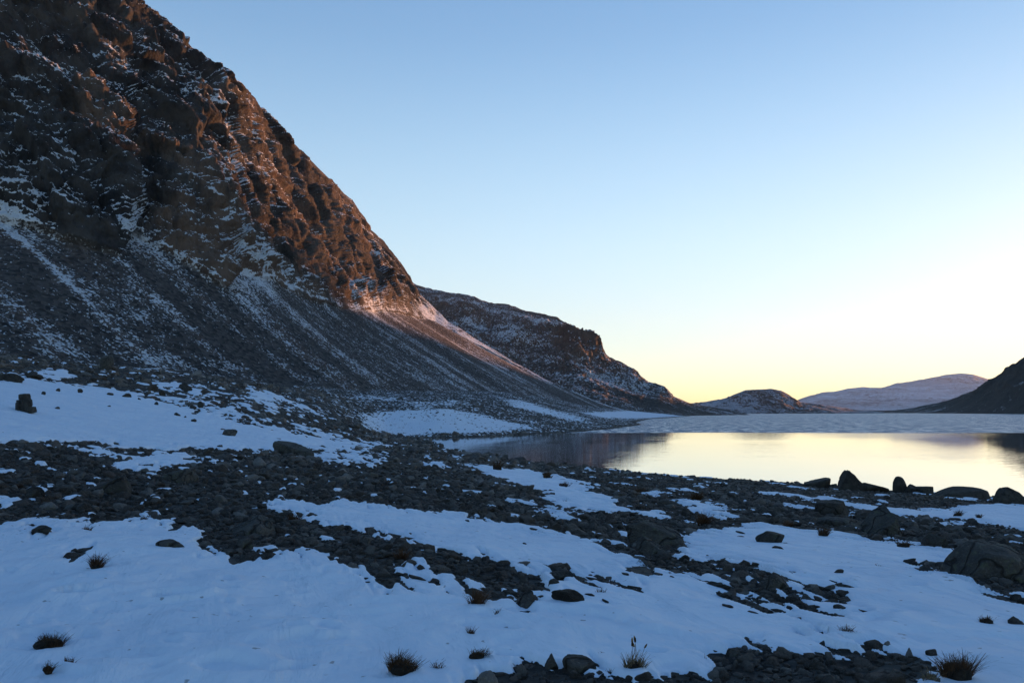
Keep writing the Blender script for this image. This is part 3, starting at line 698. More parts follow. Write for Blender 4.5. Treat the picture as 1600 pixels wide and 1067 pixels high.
hill("right_mountain", [(1330, 643, 3000), (1400, 641, 3000), (1430, 637, 2900), (1480, 627, 2700), (1520, 612, 2500), (1560, 590, 2350), (1600, 567, 2200), (1680, 514, 2100), (1760, 454, 2000), (1850, 392, 1900), (2000, 330, 1750), (2200, 320, 1600), (2600, 300, 1300), (3200, 320, 1000), (4200, 380, 700)],  # unseen ridge past the right edge is raised to shade scree and foreground
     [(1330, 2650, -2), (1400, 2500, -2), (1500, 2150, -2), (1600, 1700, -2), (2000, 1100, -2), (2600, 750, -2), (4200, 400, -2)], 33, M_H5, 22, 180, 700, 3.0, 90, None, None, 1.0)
# low ground along the far shore, running out to the horizon
def far_ground():
    ux = np.arange(900, 2300, 5.0); ys = np.array([2780, 2800, 2840, 2900, 3000, 3200, 3600, 4200, 5000, 6500, 9000.])
    zz = np.array([-2, .2, 1.8, 3.5, 5.0, 6, 6, 6, 6, 6, 6.])
    X = ((ux - 800) / F)[None, :] * ys[:, None]; Y = np.broadcast_to(ys[:, None], X.shape)
    Zz = zz[:, None] + 5 * np.maximum(fbm2(X, Y, 400, 3), -.3) * (ys[:, None] > 2850)
    return np.stack([X, Y, Zz], -1).reshape(-1, 3), grid_faces(*X.shape)
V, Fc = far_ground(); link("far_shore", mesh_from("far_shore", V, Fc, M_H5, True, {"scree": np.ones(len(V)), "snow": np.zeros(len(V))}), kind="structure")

# thin evening air
hm = bpy.data.materials.new("haze"); hm.use_nodes = True; hm.node_tree.nodes.clear()
hv = hm.node_tree.nodes.new("ShaderNodeVolumePrincipled"); ho = hm.node_tree.nodes.new("ShaderNodeOutputMaterial")
hv.inputs["Color"].default_value = (.80, .86, .95, 1); hv.inputs["Density"].default_value = HAZE; hv.inputs["Anisotropy"].default_value = .2
hm.node_tree.links.new(hv.outputs[0], ho.inputs["Volume"])
x0, x1, y0, y1, z0, z1 = -2500, 9600, -60, 9800, -30, 1150
me = mesh_from("haze", [(x, y, z) for z in (z0, z1) for x, y in ((x0, y0), (x1, y0), (x1, y1), (x0, y1))],
               [(0, 3, 2, 1), (4, 5, 6, 7), (0, 1, 5, 4), (1, 2, 6, 5), (2, 3, 7, 6), (3, 0, 4, 7)], hm, False)
link("haze", me, kind="stuff")

# ------------------------------------------------------------------ rock shapes
def ico(sub):
    bm = bmesh.new(); bmesh.ops.create_icosphere(bm, subdivisions=sub, radius=1.0)
    bm.verts.ensure_lookup_table()
    V = np.array([v.co[:] for v in bm.verts]); Fc = np.array([[v.index for v in f.verts] for f in bm.faces]); bm.free()
    return V / np.linalg.norm(V, axis=1)[:, None], Fc
ICO = {s_: ico(s_) for s_ in (2, 3, 4, 5)}

def rock_verts(seed, sub=3, nplanes=12, planes=None, rough=.07, sharp=18.0, dmin=.55):
    rs = np.random.RandomState(seed); D, Fc = ICO[sub]
    pl = list(planes or [])
    for _ in range(nplanes):
        n = rs.randn(3); n /= np.linalg.norm(n); pl.append((n, rs.uniform(dmin, .98)))
    inv = np.zeros(len(D))
    for n, d in pl:
        n = np.array(n, float); n /= np.linalg.norm(n)
        inv += np.exp(sharp * np.clip(D @ n, 0.01, None) / d)
    inv = np.log(inv + math.exp(sharp * .9)) / sharp
    r = 1 / inv
    r = r * (1 + rough * fbm3(D[:, 0] * 1.0 + seed, D[:, 1], D[:, 2], .8, 4, .55))
    return D * r[:, None], Fc

# ------------------------------------------------------------------ cobble variants
VARS = []
for k in range(10):
    V, Fc = rock_verts(100 + k, 3, 9 + (k % 4) * 3, rough=.08, sharp=22 if k % 3 == 0 else 46, dmin=.42)
    V = V * np.array([1.0, .5 + .42 * random.Random(k).random(), .36 + .36 * random.Random(k + 50).random()])
    V /= np.abs(V[:, 0]).max()
    VARS.append(mesh_from("stone_shape", V, Fc, M_COB))

# ------------------------------------------------------------------ scattered stones
rs = np.random.RandomState(11)
pts = []
def scatter(n, u0, u1, y0, y1, cover_r, seed):
    r_ = np.random.RandomState(seed)
    Y = np.sqrt(r_.uniform(y0 ** 2, y1 ** 2, n)); X = (r_.uniform(u0, u1, n) - 800) / F * Y
    rr = cover_r * (r_.uniform(0, 1, n) ** -.45 if False else np.clip(r_.lognormal(-.08, .58, n), .35, 3.6))
    return X, Y, rr
bands = [(20740, -60, 2050, 3.6, 7, .026, 1), (20740, -60, 2050, 7, 12, .032, 2), (24400, -60, 2050, 12, 20, .048, 3), (29280, -60, 2050, 20, 36, .075, 4),
         (24400, -60, 2050, 36, 60, .12, 5), (20740, -60, 2050, 60, 125, .20, 6), (16000, -60, 900, 125, 260, .36, 7), (6000, 300, 1070, 200, 420, .4, 8), (23200, 850, 2050, 28, 78, .075, 9)]
Xs, Ys, Rs = [], [], []
for b in bands:
    X, Y, r_ = scatter(*b); Xs.append(X); Ys.append(Y); Rs.append(r_)
X = np.concatenate(Xs); Y = np.concatenate(Ys); R = np.concatenate(Rs)
zb = base(X, Y); th = thick(X, Y); mk = maskat(X, Y)
clump = fbm2(X, Y, 1.1, 2) * .5 + fbm2(X + 30, Y, 6, 3) * .5
R = R * (1 + .5 * np.clip(clump, -.6, 1.2))
R = np.where(mk > .75, R * .75, R); R = R * (1 - .42 * sstep(820, 1000, X / Y * F + 800) * sstep(26, 36, Y))
T_ = (0.035 + 0.0012 * np.minimum(Y, 150))
R = R * .88; hgt = R * .58
tops = zb + hgt * rs.uniform(.5, 1.25, len(R)) * np.where((mk > .12) & (mk < .8), .62, 1.0)
surf = zb + np.maximum(th, 0)
vis = (tops > surf + .15 * R) & (zb > -.12)
vis &= ~((mk > .8) & (rs.rand(len(R)) > .04) & (Y < 125))
vis &= ~((Y > 125) & (mk > .5) & (rs.rand(len(R)) > .10)); R = np.where((Y > 125) & (mk > .5), R * .6, R)
X, Y, R, zb, tops, mk = [q[vis] for q in (X, Y, R, zb, tops, mk)]
n = len(X)
rot = np.stack([rs.normal(0, .22, n), rs.normal(0, .22, n), rs.uniform(0, 6.283, n)], 1)
scl = np.stack([R, R * rs.uniform(.8, 1.1, n), R * rs.uniform(.75, 1.2, n)], 1)
zc_ = tops - R * .42
idx = rs.randint(0, 10, n)
u_ = X / Y * F + 800; app = R / Y
inview = (u_ > 0) & (u_ < 1600) & (HOR - (zc_ - H) / Y * F < 1070)
order = np.argsort(-np.where(inview, app, 0)); big = order[:190]; isbig = np.zeros(n, bool); isbig[big] = True

def zone(u, v, Yv):
    if v > 985 : return ("grey cobble in the stone patch at the bottom edge of the snow", "cobbles of the nearest stone patch")
    if Yv > 36: return ("dark stone on the stony rise behind the nearer cobble band", "stones of the far rise")
    if u < 420 and v > 690: return ("rounded stone in the dark cobble band left, below the upper snowfield", "cobbles of the left band")
    if u < 860 and v > 800: return ("grey stone in the narrow stone band between the two lower snowfields", "stones of the narrow diagonal band")
    if u >= 1240: return ("stone lying near the big boulder and the shore rocks on the right", "stones on the right side")
    if u >= 860: return ("stone in the broken rocky strip running down to the right", "stones of the right running strip")
    return ("cobble on the wide stony slope above the middle snowfield", "cobbles of the wide stony slope")
LMK = [("the big rounded boulder at the right", 1560, 880), ("the peaked angular boulder", 1388, 815), ("the three-sided boulder by the water", 1332, 752), ("the round-topped shore boulder", 1408, 757),
       ("the long ridge-like boulder", 1022, 828), ("the dark oval boulder on the snow", 1206, 840), ("the pale pointed boulder", 1214, 902), ("the long blocky slab", 455, 700),
       ("the broad domed boulder", 388, 815), ("the flat oval slab on the left snow", 262, 850), ("the mound-shaped boulder", 272, 740), ("the mossy tilted slab", 160, 757), ("the brown rounded boulder", 50, 770),
       ("the dark undercut ledge", 888, 932), ("the broken upright outcrop", 822, 932), ("the dark slab pair", 872, 892), ("the pyramid stone", 862, 1028), ("the straw tuft with seed heads", 991, 1030),
       ("the pale pointed stone", 1423, 1013), ("the big bottom right tuft", 1497, 1035), ("the rusty tuft by the narrow band", 626, 862), ("the tip of the middle snowfield", 405, 788),
       ("the bay's inner tip", 625, 686), ("the rusty bush", 1099, 808), ("the dark humped boulder", 1304, 795), ("the snow tongue", 1120, 1020), ("the whaleback on the shore", 1508, 770),
       ("the left frame edge", 0, 740), ("the cairn", 38, 632), ("the dark bush beside the shore snow", 777, 728), ("the brown tuft on the rubble", 1325, 985)]
def near(u, v, skip=()):
    q = sorted(((math.hypot(u - x, (v - y) * 2.2), nm, u - x, v - y) for nm, x, y in LMK))[0]
    d = ("right of" if q[2] > 0 else "left of") if abs(q[2]) > abs(q[3]) * 1.6 else ("below" if q[3] > 0 else "above")
    return d, q[1]
_cn = {}
for i in big:
    v = HOR - (zc_[i] - H) / Y[i] * F
    gp = zone(u_[i], v, Y[i])[1]; d_, nm_ = near(u_[i], v); szw = "large" if app[i] > np.median(app[big]) else "mid-sized"
    c_ = _cn[(d_, nm_)] = _cn.get((d_, nm_), 0) + 1; gp = "cobbles %s %s" % (d_, nm_)
    if c_ >= 9: d_ = 'further ' + d_
    lb = "%s cobble %s %s" % (("largest", "second largest", "third largest", "fourth largest", "fifth largest", "sixth largest", "seventh largest", "eighth largest")[c_ - 1] if c_ < 9 else "lesser grey", d_, nm_)
    o = link("cobble", VARS[idx[i] % 7], label=lb, cat="stone", group=gp)
    o.location = (X[i], Y[i], zc_[i]); o.rotation_euler = rot[i]; o.scale = scl[i]
rest = ~isbig
lib = bpy.data.collections.new("stone_shapes")
for m_ in VARS:
    lib.objects.link(bpy.data.objects.new("stone_shape", m_))
me = bpy.data.meshes.new("cobble_bed"); nr = int(rest.sum())
me.vertices.add(nr); me.vertices.foreach_set("co", np.stack([X, Y, zc_], 1)[rest].astype(np.float32).ravel())
for nm, arr, ty in (("rot", rot, 'FLOAT_VECTOR'), ("scl", scl, 'FLOAT_VECTOR')):
    me.attributes.new(nm, ty, 'POINT').data.foreach_set("vector", arr[rest].astype(np.float32).ravel())
me.attributes.new("pick", 'INT', 'POINT').data.foreach_set("value", idx[rest].astype(np.int32))
bed = link("cobble_bed", me, kind="stuff", label="countless small grey stones and cobbles covering the bare ground")
ng = bpy.data.node_groups.new("stones", 'GeometryNodeTree')
ng.interface.new_socket("Geometry", in_out='INPUT', socket_type='NodeSocketGeometry')
ng.interface.new_socket("Geometry", in_out='OUTPUT', socket_type='NodeSocketGeometry')
gi = ng.nodes.new("NodeGroupInput"); go = ng.nodes.new("NodeGroupOutput")
iop = ng.nodes.new("GeometryNodeInstanceOnPoints"); ci = ng.nodes.new("GeometryNodeCollectionInfo")
ci.inputs[0].default_value = lib; ci.inputs["Separate Children"].default_value = True; ci.inputs["Reset Children"].default_value = True
def na(nm, ty):
    q = ng.nodes.new("GeometryNodeInputNamedAttribute"); q.data_type = ty; q.inputs[0].default_value = nm; return q.outputs[0]
L = ng.links.new
L(gi.outputs[0], iop.inputs["Points"]); L(ci.outputs[0], iop.inputs["Instance"])
iop.inputs["Pick Instance"].default_value = True
L(na("pick", 'INT'), iop.inputs["Instance Index"])
e2r = ng.nodes.new("FunctionNodeEulerToRotation"); L(na("rot", 'FLOAT_VECTOR'), e2r.inputs[0]); L(e2r.outputs[0], iop.inputs["Rotation"])
L(na("scl", 'FLOAT_VECTOR'), iop.inputs["Scale"]); L(iop.outputs[0], go.inputs[0])
md = bed.modifiers.new("stones", 'NODES'); md.node_group = ng
print("stones", n)

# ------------------------------------------------------------------ named boulders
def place_rock(name, label, cat, px, py, wpx, hpx, depth=.8, seed=0, planes=None, npl=8, mat=None, rotz=0.0, sink=.25, sub=4, rough=.10, sharp=34, ground=None, group=None, tilt=0, lift=0):
    """px,py: where its foot stands; wpx,hpx: its size as seen, turned into metres at that distance"""
    X, Y = find(px, py) if ground is None else ground
    wm = wpx / F * Y; hm = hpx / F * Y
    sharp *= 1.5; sink = max(sink, .7); V, Fc = rock_verts(seed, max(sub, 4), npl + (5 if planes is None else 2), planes, rough, sharp, .5)
    lo, hi = V.min(0), V.max(0)
    V = (V - (lo + hi) / 2) / ((hi - lo) / 2)
    V = V * np.array([wm / 2, wm / 2 * depth, hm / 2 * (1 + sink)])
    V[:, 2] += hm / 2 * (1 - sink)
    me = mesh_from(name, V, Fc, mat or M_BOU)
    o = link(name, me, label=label, cat=cat, group=group)
    o.location = (X, Y + wm / 2 * depth * .6, top(X, Y + wm * depth * .3) - .01 * hm + lift); o.rotation_euler = (0, tilt, rotz)
    return o
PT = lambda *n_: [((a_, b_, c_), d_) for a_, b_, c_, d_ in n_]
place_rock("boulder", "big rounded grey boulder standing in a bare gravel hollow in the snow at the right", "boulder", 1562, 901, 144, 58, .7, 5,
           PT((-.8, -.2, .6, .72), (0, -.3, 1, .8), (.5, -.4, .8, .82), (-.3, -1, .35, .75), (.7, -.8, .2, .8)), 4, M_BOU, 0, .3, 5, .10)
place_rock("boulder", "peaked angular boulder with a dark overhung face among low rocks", "boulder", 1386, 836, 66, 50, .8, 17,
           PT((-.62, -.3, .78, .36), (.88, -.1, .45, .42), (-.1, -1, -.25, .5), (.5, -.9, .1, .55)), 1, M_BOU, 0, .1, 5, .07, 50)
place_rock("boulder", "dark low humped boulder left of the peaked boulder", "boulder", 1304, 806, 60, 27, .8, 21, None, 8, M_BOUD)
place_rock("boulder", "small rounded dark boulder in the gap beside the peaked boulder", "boulder", 1353, 812, 34, 16, .8, 22, None, 8, M_BOUD)
place_rock("boulder", "long flat slab sloping below the dark humped boulder", "boulder", 1318, 822, 80, 16, .5, 23, None, 8, M_BOU, 0, .2, 4, .09, 16, None, None, .12)
place_rock("boulder", "squat dark block between the peaked boulder and the big rounded boulder", "boulder", 1466, 851, 46, 20, .8, 24, None, 9, M_BOUD, 0, .2, 4, .08, 24)
place_rock("boulder", "tall three-sided boulder standing dark against the bright water", "boulder", 1332, 766, 46, 33, .7, 31,
           PT((-.86, 0, .5, .45), (.62, 0, .78, .52), (0, -1, .2, .7)), 2, M_BOUD, 0, .1, 4, .05, 30)
place_rock("boulder", "low wedge rock leaning on the right foot of the three-sided shore boulder", "boulder", 1368, 768, 46, 15, .7, 32,
           PT((.4, 0, .9, .4)), 5, M_BOUD)
place_rock("boulder", "upright round-topped boulder on the shore crest against the water", "boulder", 1408, 769, 24, 26, .8, 33, None, 7, M_BOUD, 0, .2, 4, .05, 12)
place_rock("boulder", "low slab joined to the right side of the round-topped shore boulder", "boulder", 1428, 770, 28, 13, .8, 34, None, 7, M_BOUD)
place_rock("boulder", "flat-topped block on the shore crest right of the round-topped boulder", "boulder", 1449, 772, 26, 10, .8, 35, PT((0, 0, 1, .5)), 7, M_BOUD, 0, .2, 4, .05, 28)
place_rock("boulder", "wedge-shaped rock rising to the right on the shore crest, left of the three-sided boulder", "boulder", 1280, 761, 44, 15, .7, 36,
           PT((-.35, 0, .94, .35), (1, 0, .2, .6)), 4, M_BOUD, 0, .1, 4, .05, 26)
place_rock("boulder", "small block at the right end of the wedge-shaped shore rock", "boulder", 1302, 763, 18, 8, .8, 37, None, 8, M_BOUD)
place_rock("boulder", "long low whaleback of rock on the shore crest with a small snow patch", "boulder", 1508, 778, 100, 19, .5, 38, None, 5, M_BOUD, 0, .3, 4, .05, 12)
place_rock("boulder", "large rounded boulder at the right end of the shore crest", "boulder", 1580, 787, 44, 27, .8, 39, PT((-.7, 0, .75, .6), (.45, 0, .9, .65)), 5, M_BOUD, 0, .2, 4, .05, 18)
place_rock("boulder", "long ridge-like boulder with a blunt right nose above the middle snowfield", "boulder", 1022, 848, 104, 34, .45, 41,
           PT((.2, -.3, .95, .55), (1, 0, .3, .85), (-.5, -.3, .8, .75), (0, -1, .3, .5)), 4, M_BOU, 0, .25, 5, .09, 16, None, None, .28)
place_rock("boulder", "smaller slanting boulder below the long ridge-like boulder", "boulder", 1018, 862, 54, 22, .5, 42,
           PT((.25, -.2, .95, .5), (1, 0, .5, .7)), 5, M_BOU, 0, .25, 4, .08, 20, None, None, .35)
place_rock("boulder", "dark oval boulder alone on snow right of the ridge-like boulder", "boulder", 1206, 848, 44, 17, .8, 43, None, 6, M_BOUD, 0, .2, 4, .06, 12)
place_rock("boulder", "pale pointed boulder at the right end of the dark rubble strip", "boulder", 1214, 915, 42, 26, .6, 44,
           PT((-.8, -.2, .6, .5), (.55, -.2, .8, .45), (0, -1, .2, .6)), 3, M_BOU, 0, .15, 4, .05, 30)
place_rock("boulder", "long blocky slab lying on the upper snowfield above the wide stone band", "boulder", 455, 711, 68, 20, .4, 45,
           PT((.1, -.2, .97, .6), (-1, 0, .1, .85)), 6, M_BOU, 0, .2, 4, .08, 24, None, None, .2)
place_rock("boulder", "small oval boulder alone low on the upper snowfield", "boulder", 356, 682, 26, 10, .8, 46, None, 14, M_BOU, 0, .7, 4, .08, 9)
place_rock("boulder", "broad grey domed boulder among cobbles above the left snow", "boulder", 388, 832, 72, 30, .8, 47, PT((-.4, -.3, .85, .6), (.5, -.3, .8, .65)), 5, M_BOU, 0, .3, 5, .10, 14)
place_rock("boulder", "flat oval slab lying alone on snow below the left cobble band", "boulder", 262, 855, 46, 12, .6, 48, None, 6, M_BOU, 0, .2, 4, .06, 12)
place_rock("boulder", "rounded boulder at the snow edge under the domed boulder, right one of two", "boulder", 380, 856, 30, 15, .8, 49, None, 7, M_BOU)
place_rock("boulder", "flat stone at the snow edge under the domed boulder, left one of two", "boulder", 356, 863, 28, 11, .8, 50, None, 7, M_BOU)
place_rock("boulder", "mound-shaped grey boulder in the cobble band beneath the upper snowfield", "boulder", 272, 752, 54, 22, .8, 51, None, 6, M_BOU, 0, .3, 4, .1, 12)
place_rock("boulder", "mossy slab tilted over a thin strip of snow in the left cobble band", "boulder", 160, 768, 76, 24, .5, 52, PT((-.45, -.2, .85, .35), (1, 0, .1, .8)), 5, M_BOUD, 0, .2, 4, .07, 24, None, None, -.15)
place_rock("boulder", "brown rounded boulder beside snow at the left end of the cobble band", "boulder", 50, 778, 26, 17, .8, 53, None, 7, M_BOUD)
place_rock("boulder", "low dark outcrop poking through snow at the far left", "boulder", 58, 834, 40, 13, .7, 54, None, 9, M_BOUD)
place_rock("boulder", "dark undercut ledge of turf and rock alone in the lower snow", "rock", 888, 940, 52, 17, .6, 55, PT((0, 0, 1, .4)), 8, M_TURF, 0, .1, 4, .16, 20)
o_ = place_rock("stone", "round stone perched on the dark undercut ledge", "stone", 893, 934, 19, 12, .8, 56, None, 8, M_BOU)
place_rock("boulder", "broken upright outcrop at the lower tip of the narrow stone band", "boulder", 822, 944, 42, 28, .6, 57, PT((-.5, -.4, .7, .5), (.9, 0, .2, .6)), 6, M_BOU, 0, .15, 4, .12, 24)
place_rock("boulder", "dark slab pair right of the narrow band's lower end", "boulder", 872, 900, 44, 16, .6, 58, None, 8, M_BOUD, 0, .2, 4, .1, 20, None, None, .25)
place_rock("stone", "reddish rounded stone between the slab pair and the undercut ledge", "stone", 865, 914, 20, 10, .8, 59, None, 8, M_BOUD)
place_rock("boulder", "small pyramid stone on the crest of the nearest stone patch", "stone", 862, 1038, 22, 20, .8, 61, PT((-.7, 0, .7, .45), (.7, -.2, .6, .5)), 5, M_BOU, 0, .2, 4, .05, 26)
place_rock("boulder", "broad slab on the crest of the nearest stone patch beside the pyramid stone", "stone", 906, 1042, 54, 22, .7, 62, PT((.2, -.2, 1, .5)), 7, M_BOU, 0, .25, 4, .07, 20)
place_rock("stone", "rounded pale stone at the left corner of the nearest stone patch", "stone", 762, 1066, 34, 26, .8, 63, None, 7, M_BOUP)
place_rock("stone", "flat grey stone at the snow tongue's right tip above the nearest stone patch", "stone", 1146, 1018, 24, 12, .8, 64, None, 7, M_BOU)
place_rock("stone", "pale pointed stone standing on snow left of the big dark grass tuft", "stone", 1423, 1020, 16, 15, .8, 65, PT((-.7, 0, .7, .45), (.7, -.2, .6, .5)), 5, M_BOUP, 0, .2, 3)
place_rock("stone", "small round stone on snow above and left of the pale pointed stone", "stone", 1387, 1008, 12, 7, .8, 66, None, 7, M_BOUP, 0, .2, 3)
place_rock("stone", "flat round stone on snow just left of the pale pointed stone", "stone", 1399, 1022, 14, 7, .8, 67, None, 7, M_BOU, 0, .2, 3)
place_rock("stone", "dark flat stone on snow between the pale pointed stone and the big tuft", "stone", 1457, 1021, 18, 7, .8, 68, None, 7, M_BOUD, 0, .2, 3)
place_rock("stone", "dark oval stone alone on open snow in the middle right", "stone", 1313, 951, 20, 9, .8, 69, None, 7, M_BOUD, 0, .2, 3)
place_rock("stone", "flat stone low on the snow edge at the right frame side below the big boulder", "stone", 1590, 932, 20, 9, .8, 70, None, 7, M_BOUD, 0, .2, 3)
place_rock("boulder", "upright grey block on the skyline rise far left above the snow", "boulder", 51, 541, 20, 24, .8, 71, None, 8, M_BOU, 0, .2, 3, .08, 22, (-611 * 100 / F - 0, 96.0))
place_rock("boulder", "dark humped boulder at the upper edge of the upper snowfield", "boulder", 287, 610, 26, 13, .8, 72, None, 7, M_BOUD, 0, .2, 3)
place_rock("boulder", "dark rock heap corner at the left end of the upper snowfield", "boulder", 14, 597, 40, 12, .8, 73, None, 9, M_BOUD, 0, .2, 4, .12, 22)
place_rock("boulder", "dark sloping rock at the upper snowfield's left edge beside the rock heap", "boulder", 50, 591, 28, 9, .8, 74, None, 9, M_BOUD, 0, .2, 3, .12, 22, None, None, .25)
UPL = ["dark stone just below the rocky upper edge", "tiny stone right of the one under the rocky edge", "flat sliver of stone", "small stone lowest in the right hand sprinkle", "largest dark stone upper right of the cairn",
       "left one of the small stones upper right of the cairn", "dark wedge stone", "low slab at the rocky edge", "wide flat stone by the rocky edge", "small stone above the centre", "flat stone nearest the small oval boulder",
       "tall dark lump in the right hand sprinkle", "tiny pebble beside the flat stones", "tiny pebble under the wide flat stone", "thin dark sliver midway"]
for k, (x, y, w_, h_) in enumerate([(252, 617, 10, 8), (281, 614, 6, 4), (300, 640, 12, 5), (302, 660, 8, 4), (89, 613, 9, 5), (67, 618, 7, 5), (124, 615, 8, 6), (171, 619, 10, 4), (196, 622, 14, 6),
                                    (243, 634, 7, 5), (275, 651, 10, 5), (312, 638, 10, 10), (288, 654, 5, 3), (217, 626, 5, 3), (169, 637, 6, 2)]):
    place_rock("stone", UPL[k] + " on the upper snowfield", "stone", x, y, w_, h_, .8, 200 + k, None, 8, M_BOUD, 0, .2, 3, group="small stones on the upper snowfield")
_seen = {}
for k, (x, y, w_, h_) in enumerate([(1030, 897, 20, 7), (1052, 903, 10, 4), (935, 905, 28, 6), (925, 913, 12, 5), (975, 912, 16, 5), (990, 914, 14, 4), (978, 898, 14, 6), (1064, 846, 14, 8), (921, 930, 14, 5), (946, 940, 12, 6),
                                    (1125, 915, 26, 7), (1128, 930, 16, 7), (1170, 932, 10, 5), (1216, 943, 20, 6), (1137, 948, 14, 7), (1180, 960, 18, 8), (1218, 952, 16, 5), (1245, 968, 14, 4), (1243, 964, 8, 4),
                                    (1285, 915, 18, 7), (1302, 906, 10, 4), (1320, 916, 18, 4), (1355, 957, 18, 3), (1300, 970, 12, 3), (1205, 908, 8, 5), (884, 818, 10, 4), (820, 850, 6, 3), (833, 828, 10, 4), (730, 815, 10, 3),
                                    (1215, 857, 12, 6), (1230, 851, 8, 4), (1310, 874, 8, 3), (1440, 888, 12, 4), (1412, 833, 22, 7), (1145, 822, 14, 6), (1158, 833, 10, 4), (718, 898, 26, 6), (650, 905, 26, 9), (625, 895, 14, 6), (730, 912, 18, 5), (800, 925, 22, 7)]):
    d_, nm_ = near(x, y); cnt = _seen[(d_, nm_)] = _seen.get((d_, nm_), 0) + 1
    place_rock("stone", "%s flat stone half sunk %s %s" % (("first", "second", "third", "fourth", "fifth", "sixth", "seventh", "eighth", "ninth")[cnt - 1], d_, nm_) if cnt > 1 else "flat dark stone half sunk in snow %s %s" % (d_, nm_), "stone", x, y, w_ * 1.7, h_ * .55, .30, 300 + k, None, 8, M_BOUD if k % 3 else M_BOU, -1.0 - .25 * math.sin(k * 2.3), .5, 3, .08, 18, None, "half sunk stones on the lower snow", .04)

# stone cairn on the upper snowfield: the stones are its parts
X, Y = find(38, 645)
root = bpy.data.objects.new("cairn", None); COL.objects.link(root)
root.location = (X, Y, top(X, Y) - .02)
root["label"] = "small cairn of stacked stones standing alone on the upper snowfield"; root["category"] = "cairn"
pm = Y / F
for k, (dx, dz, w_, h_, sd_) in enumerate([(6, 3, 19, 11, 1), (-7, 9, 16, 14, 2), (6, 14, 14, 15, 3), (-2, 24, 16, 10, 4), (-1, 14, 18, 14, 5), (-8, 3, 15, 9, 6)]):
    V, Fc = rock_verts(400 + sd_, 4, 4, PT((1, .1 * k, 0, .62), (-1, .2, .1, .62), (0, -1, .1, .6), (0, 1, 0, .6), (.1, 0, 1, .58), (0, .1, -1, .58)), .05, 60)
    lo, hi = V.min(0), V.max(0); V = (V - (lo + hi) / 2) / ((hi - lo) / 2) * np.array([w_ / 2, w_ / 2 * .8, h_ / 2]) * pm
    o = link("stone", mesh_from("cairn_stone", V, Fc, M_BOUD), parent=root); o.location = (dx * pm, (k % 2) * .06, dz * pm); o.rotation_euler = (0, (k - 2.5) * .06, k)

# ------------------------------------------------------------------ grass and heather tufts
def tuft(name, label, px, py, wpx, hpx, mat, nb, seed, spread=.9, curve_=.5, bw=.0022, mound=True, heads=0, group=None):
    X, Y = find(px, py); s_ = Y / F; W = wpx * s_ / 2; Hh = hpx * s_
    r_ = random.Random(seed); V, Fc = [], []
    bw = max(bw, .55 * s_); Hh *= 1.12; nb = int(nb * 1.3)
    cen_ = [(r_.uniform(-.45, .45), r_.uniform(-.3, .3), r_.uniform(.5, 1.15)) for _ in range(5)]
    for b in range(nb):
        a_ = r_.uniform(0, 6.283); q = math.sqrt(r_.random()) * .62; c_ = cen_[b % 5]
        x0, y0 = (math.cos(a_) * q * .6 + c_[0]) * W, (math.sin(a_) * q * .5 + c_[1]) * W * .7
        ln = Hh * r_.uniform(.4, 1.12) * (1 - .25 * q) * c_[2]
        lean = spread * (q * 1.2 + r_.uniform(-.15, .35)); dirx, diry = math.cos(a_ + r_.uniform(-.9, .9)) + .35, math.sin(a_ + r_.uniform(-.9, .9))
        w_ = bw * r_.uniform(.6, 1.2); wx, wy = -diry, dirx
        if r_.random() < .6: wx, wy = 1, 0
        i0 = len(V); NSG = 4
        for k in range(NSG):
            t_ = k / (NSG - 1); cx = x0 + dirx * lean * ln * (t_ * (1 - curve_) + curve_ * t_ * t_); cy = y0 + diry * lean * ln * t_ * t_
            cz = ln * t_ * (1 - .22 * lean * t_) - .01
            ww = w_ * (1 - t_ * .75)
            V += [(cx - wx * ww, cy - wy * ww, cz), (cx + wx * ww, cy + wy * ww, cz)]
        for k in range(NSG - 1):
            Fc.append((i0 + 2 * k, i0 + 2 * k + 1, i0 + 2 * k + 3, i0 + 2 * k + 2))
        if r_.random() < .35 and mat is not M_GS:      # side twigs
            t_ = r_.uniform(.45, .8); cx = x0 + dirx * lean * ln * t_ * t_; cz = ln * t_ * (1 - .22 * lean * t_); cy = y0 + diry * lean * ln * t_ * t_
            i0 = len(V); sx = r_.choice((-1, 1)) * ln * .22
            V += [(cx - bw * .5, cy, cz), (cx + bw * .5, cy, cz), (cx + sx + bw * .3, cy, cz + ln * .2), (cx + sx - bw * .3, cy, cz + ln * .2)]; Fc.append((i0, i0 + 1, i0 + 2, i0 + 3))
    for k in range(heads):                              # stalks with seed heads
        x0 = r_.uniform(-.3, .4) * W; tx = x0 + r_.uniform(-.4, 1.3) * W; ln = Hh * r_.uniform(1.35, 1.9); i0 = len(V); sw = .3 * s_
        for q in (0, .4, .8, .82, .92, 1.0):
            ww = sw if q <= .8 else (1.6 * s_ if q < 1 else sw * .5)
            cx = x0 + (tx - x0) * q ** 1.6; cz = ln * q * (1 - .08 * q)
            V += [(cx - ww, 0, cz), (cx + ww, 0, cz)]
        for q in range(5): Fc.append((i0 + 2 * q, i0 + 2 * q + 1, i0 + 2 * q + 3, i0 + 2 * q + 2))
    zt_ = top(X, Y)
    o = link(name, mesh_from(name, V, Fc, mat, False), label=label, cat="tuft", group=group); o.location = (X, Y, zt_)
    if mound:
        Vm, Fm = rock_verts(seed + 900, 3, 4, None, .15, 10); Vm = Vm * np.array([W * .62, W * .5, Hh * .34])
        m_ = link("turf_base", mesh_from("turf_base", Vm, Fm, M_TURF), parent=o); m_.location = (0, 0, Hh * .02)
    return o
tuft("heather_tuft", "largest dark heather tuft in the near snow, below the middle of the picture", 630, 1047, 60, 33, M_GD, 520, 1)
tuft("heather_tuft", "thin twiggy sprig on snow just right of the largest heather tuft", 683, 1043, 28, 17, M_GD, 38, 2, mound=False)
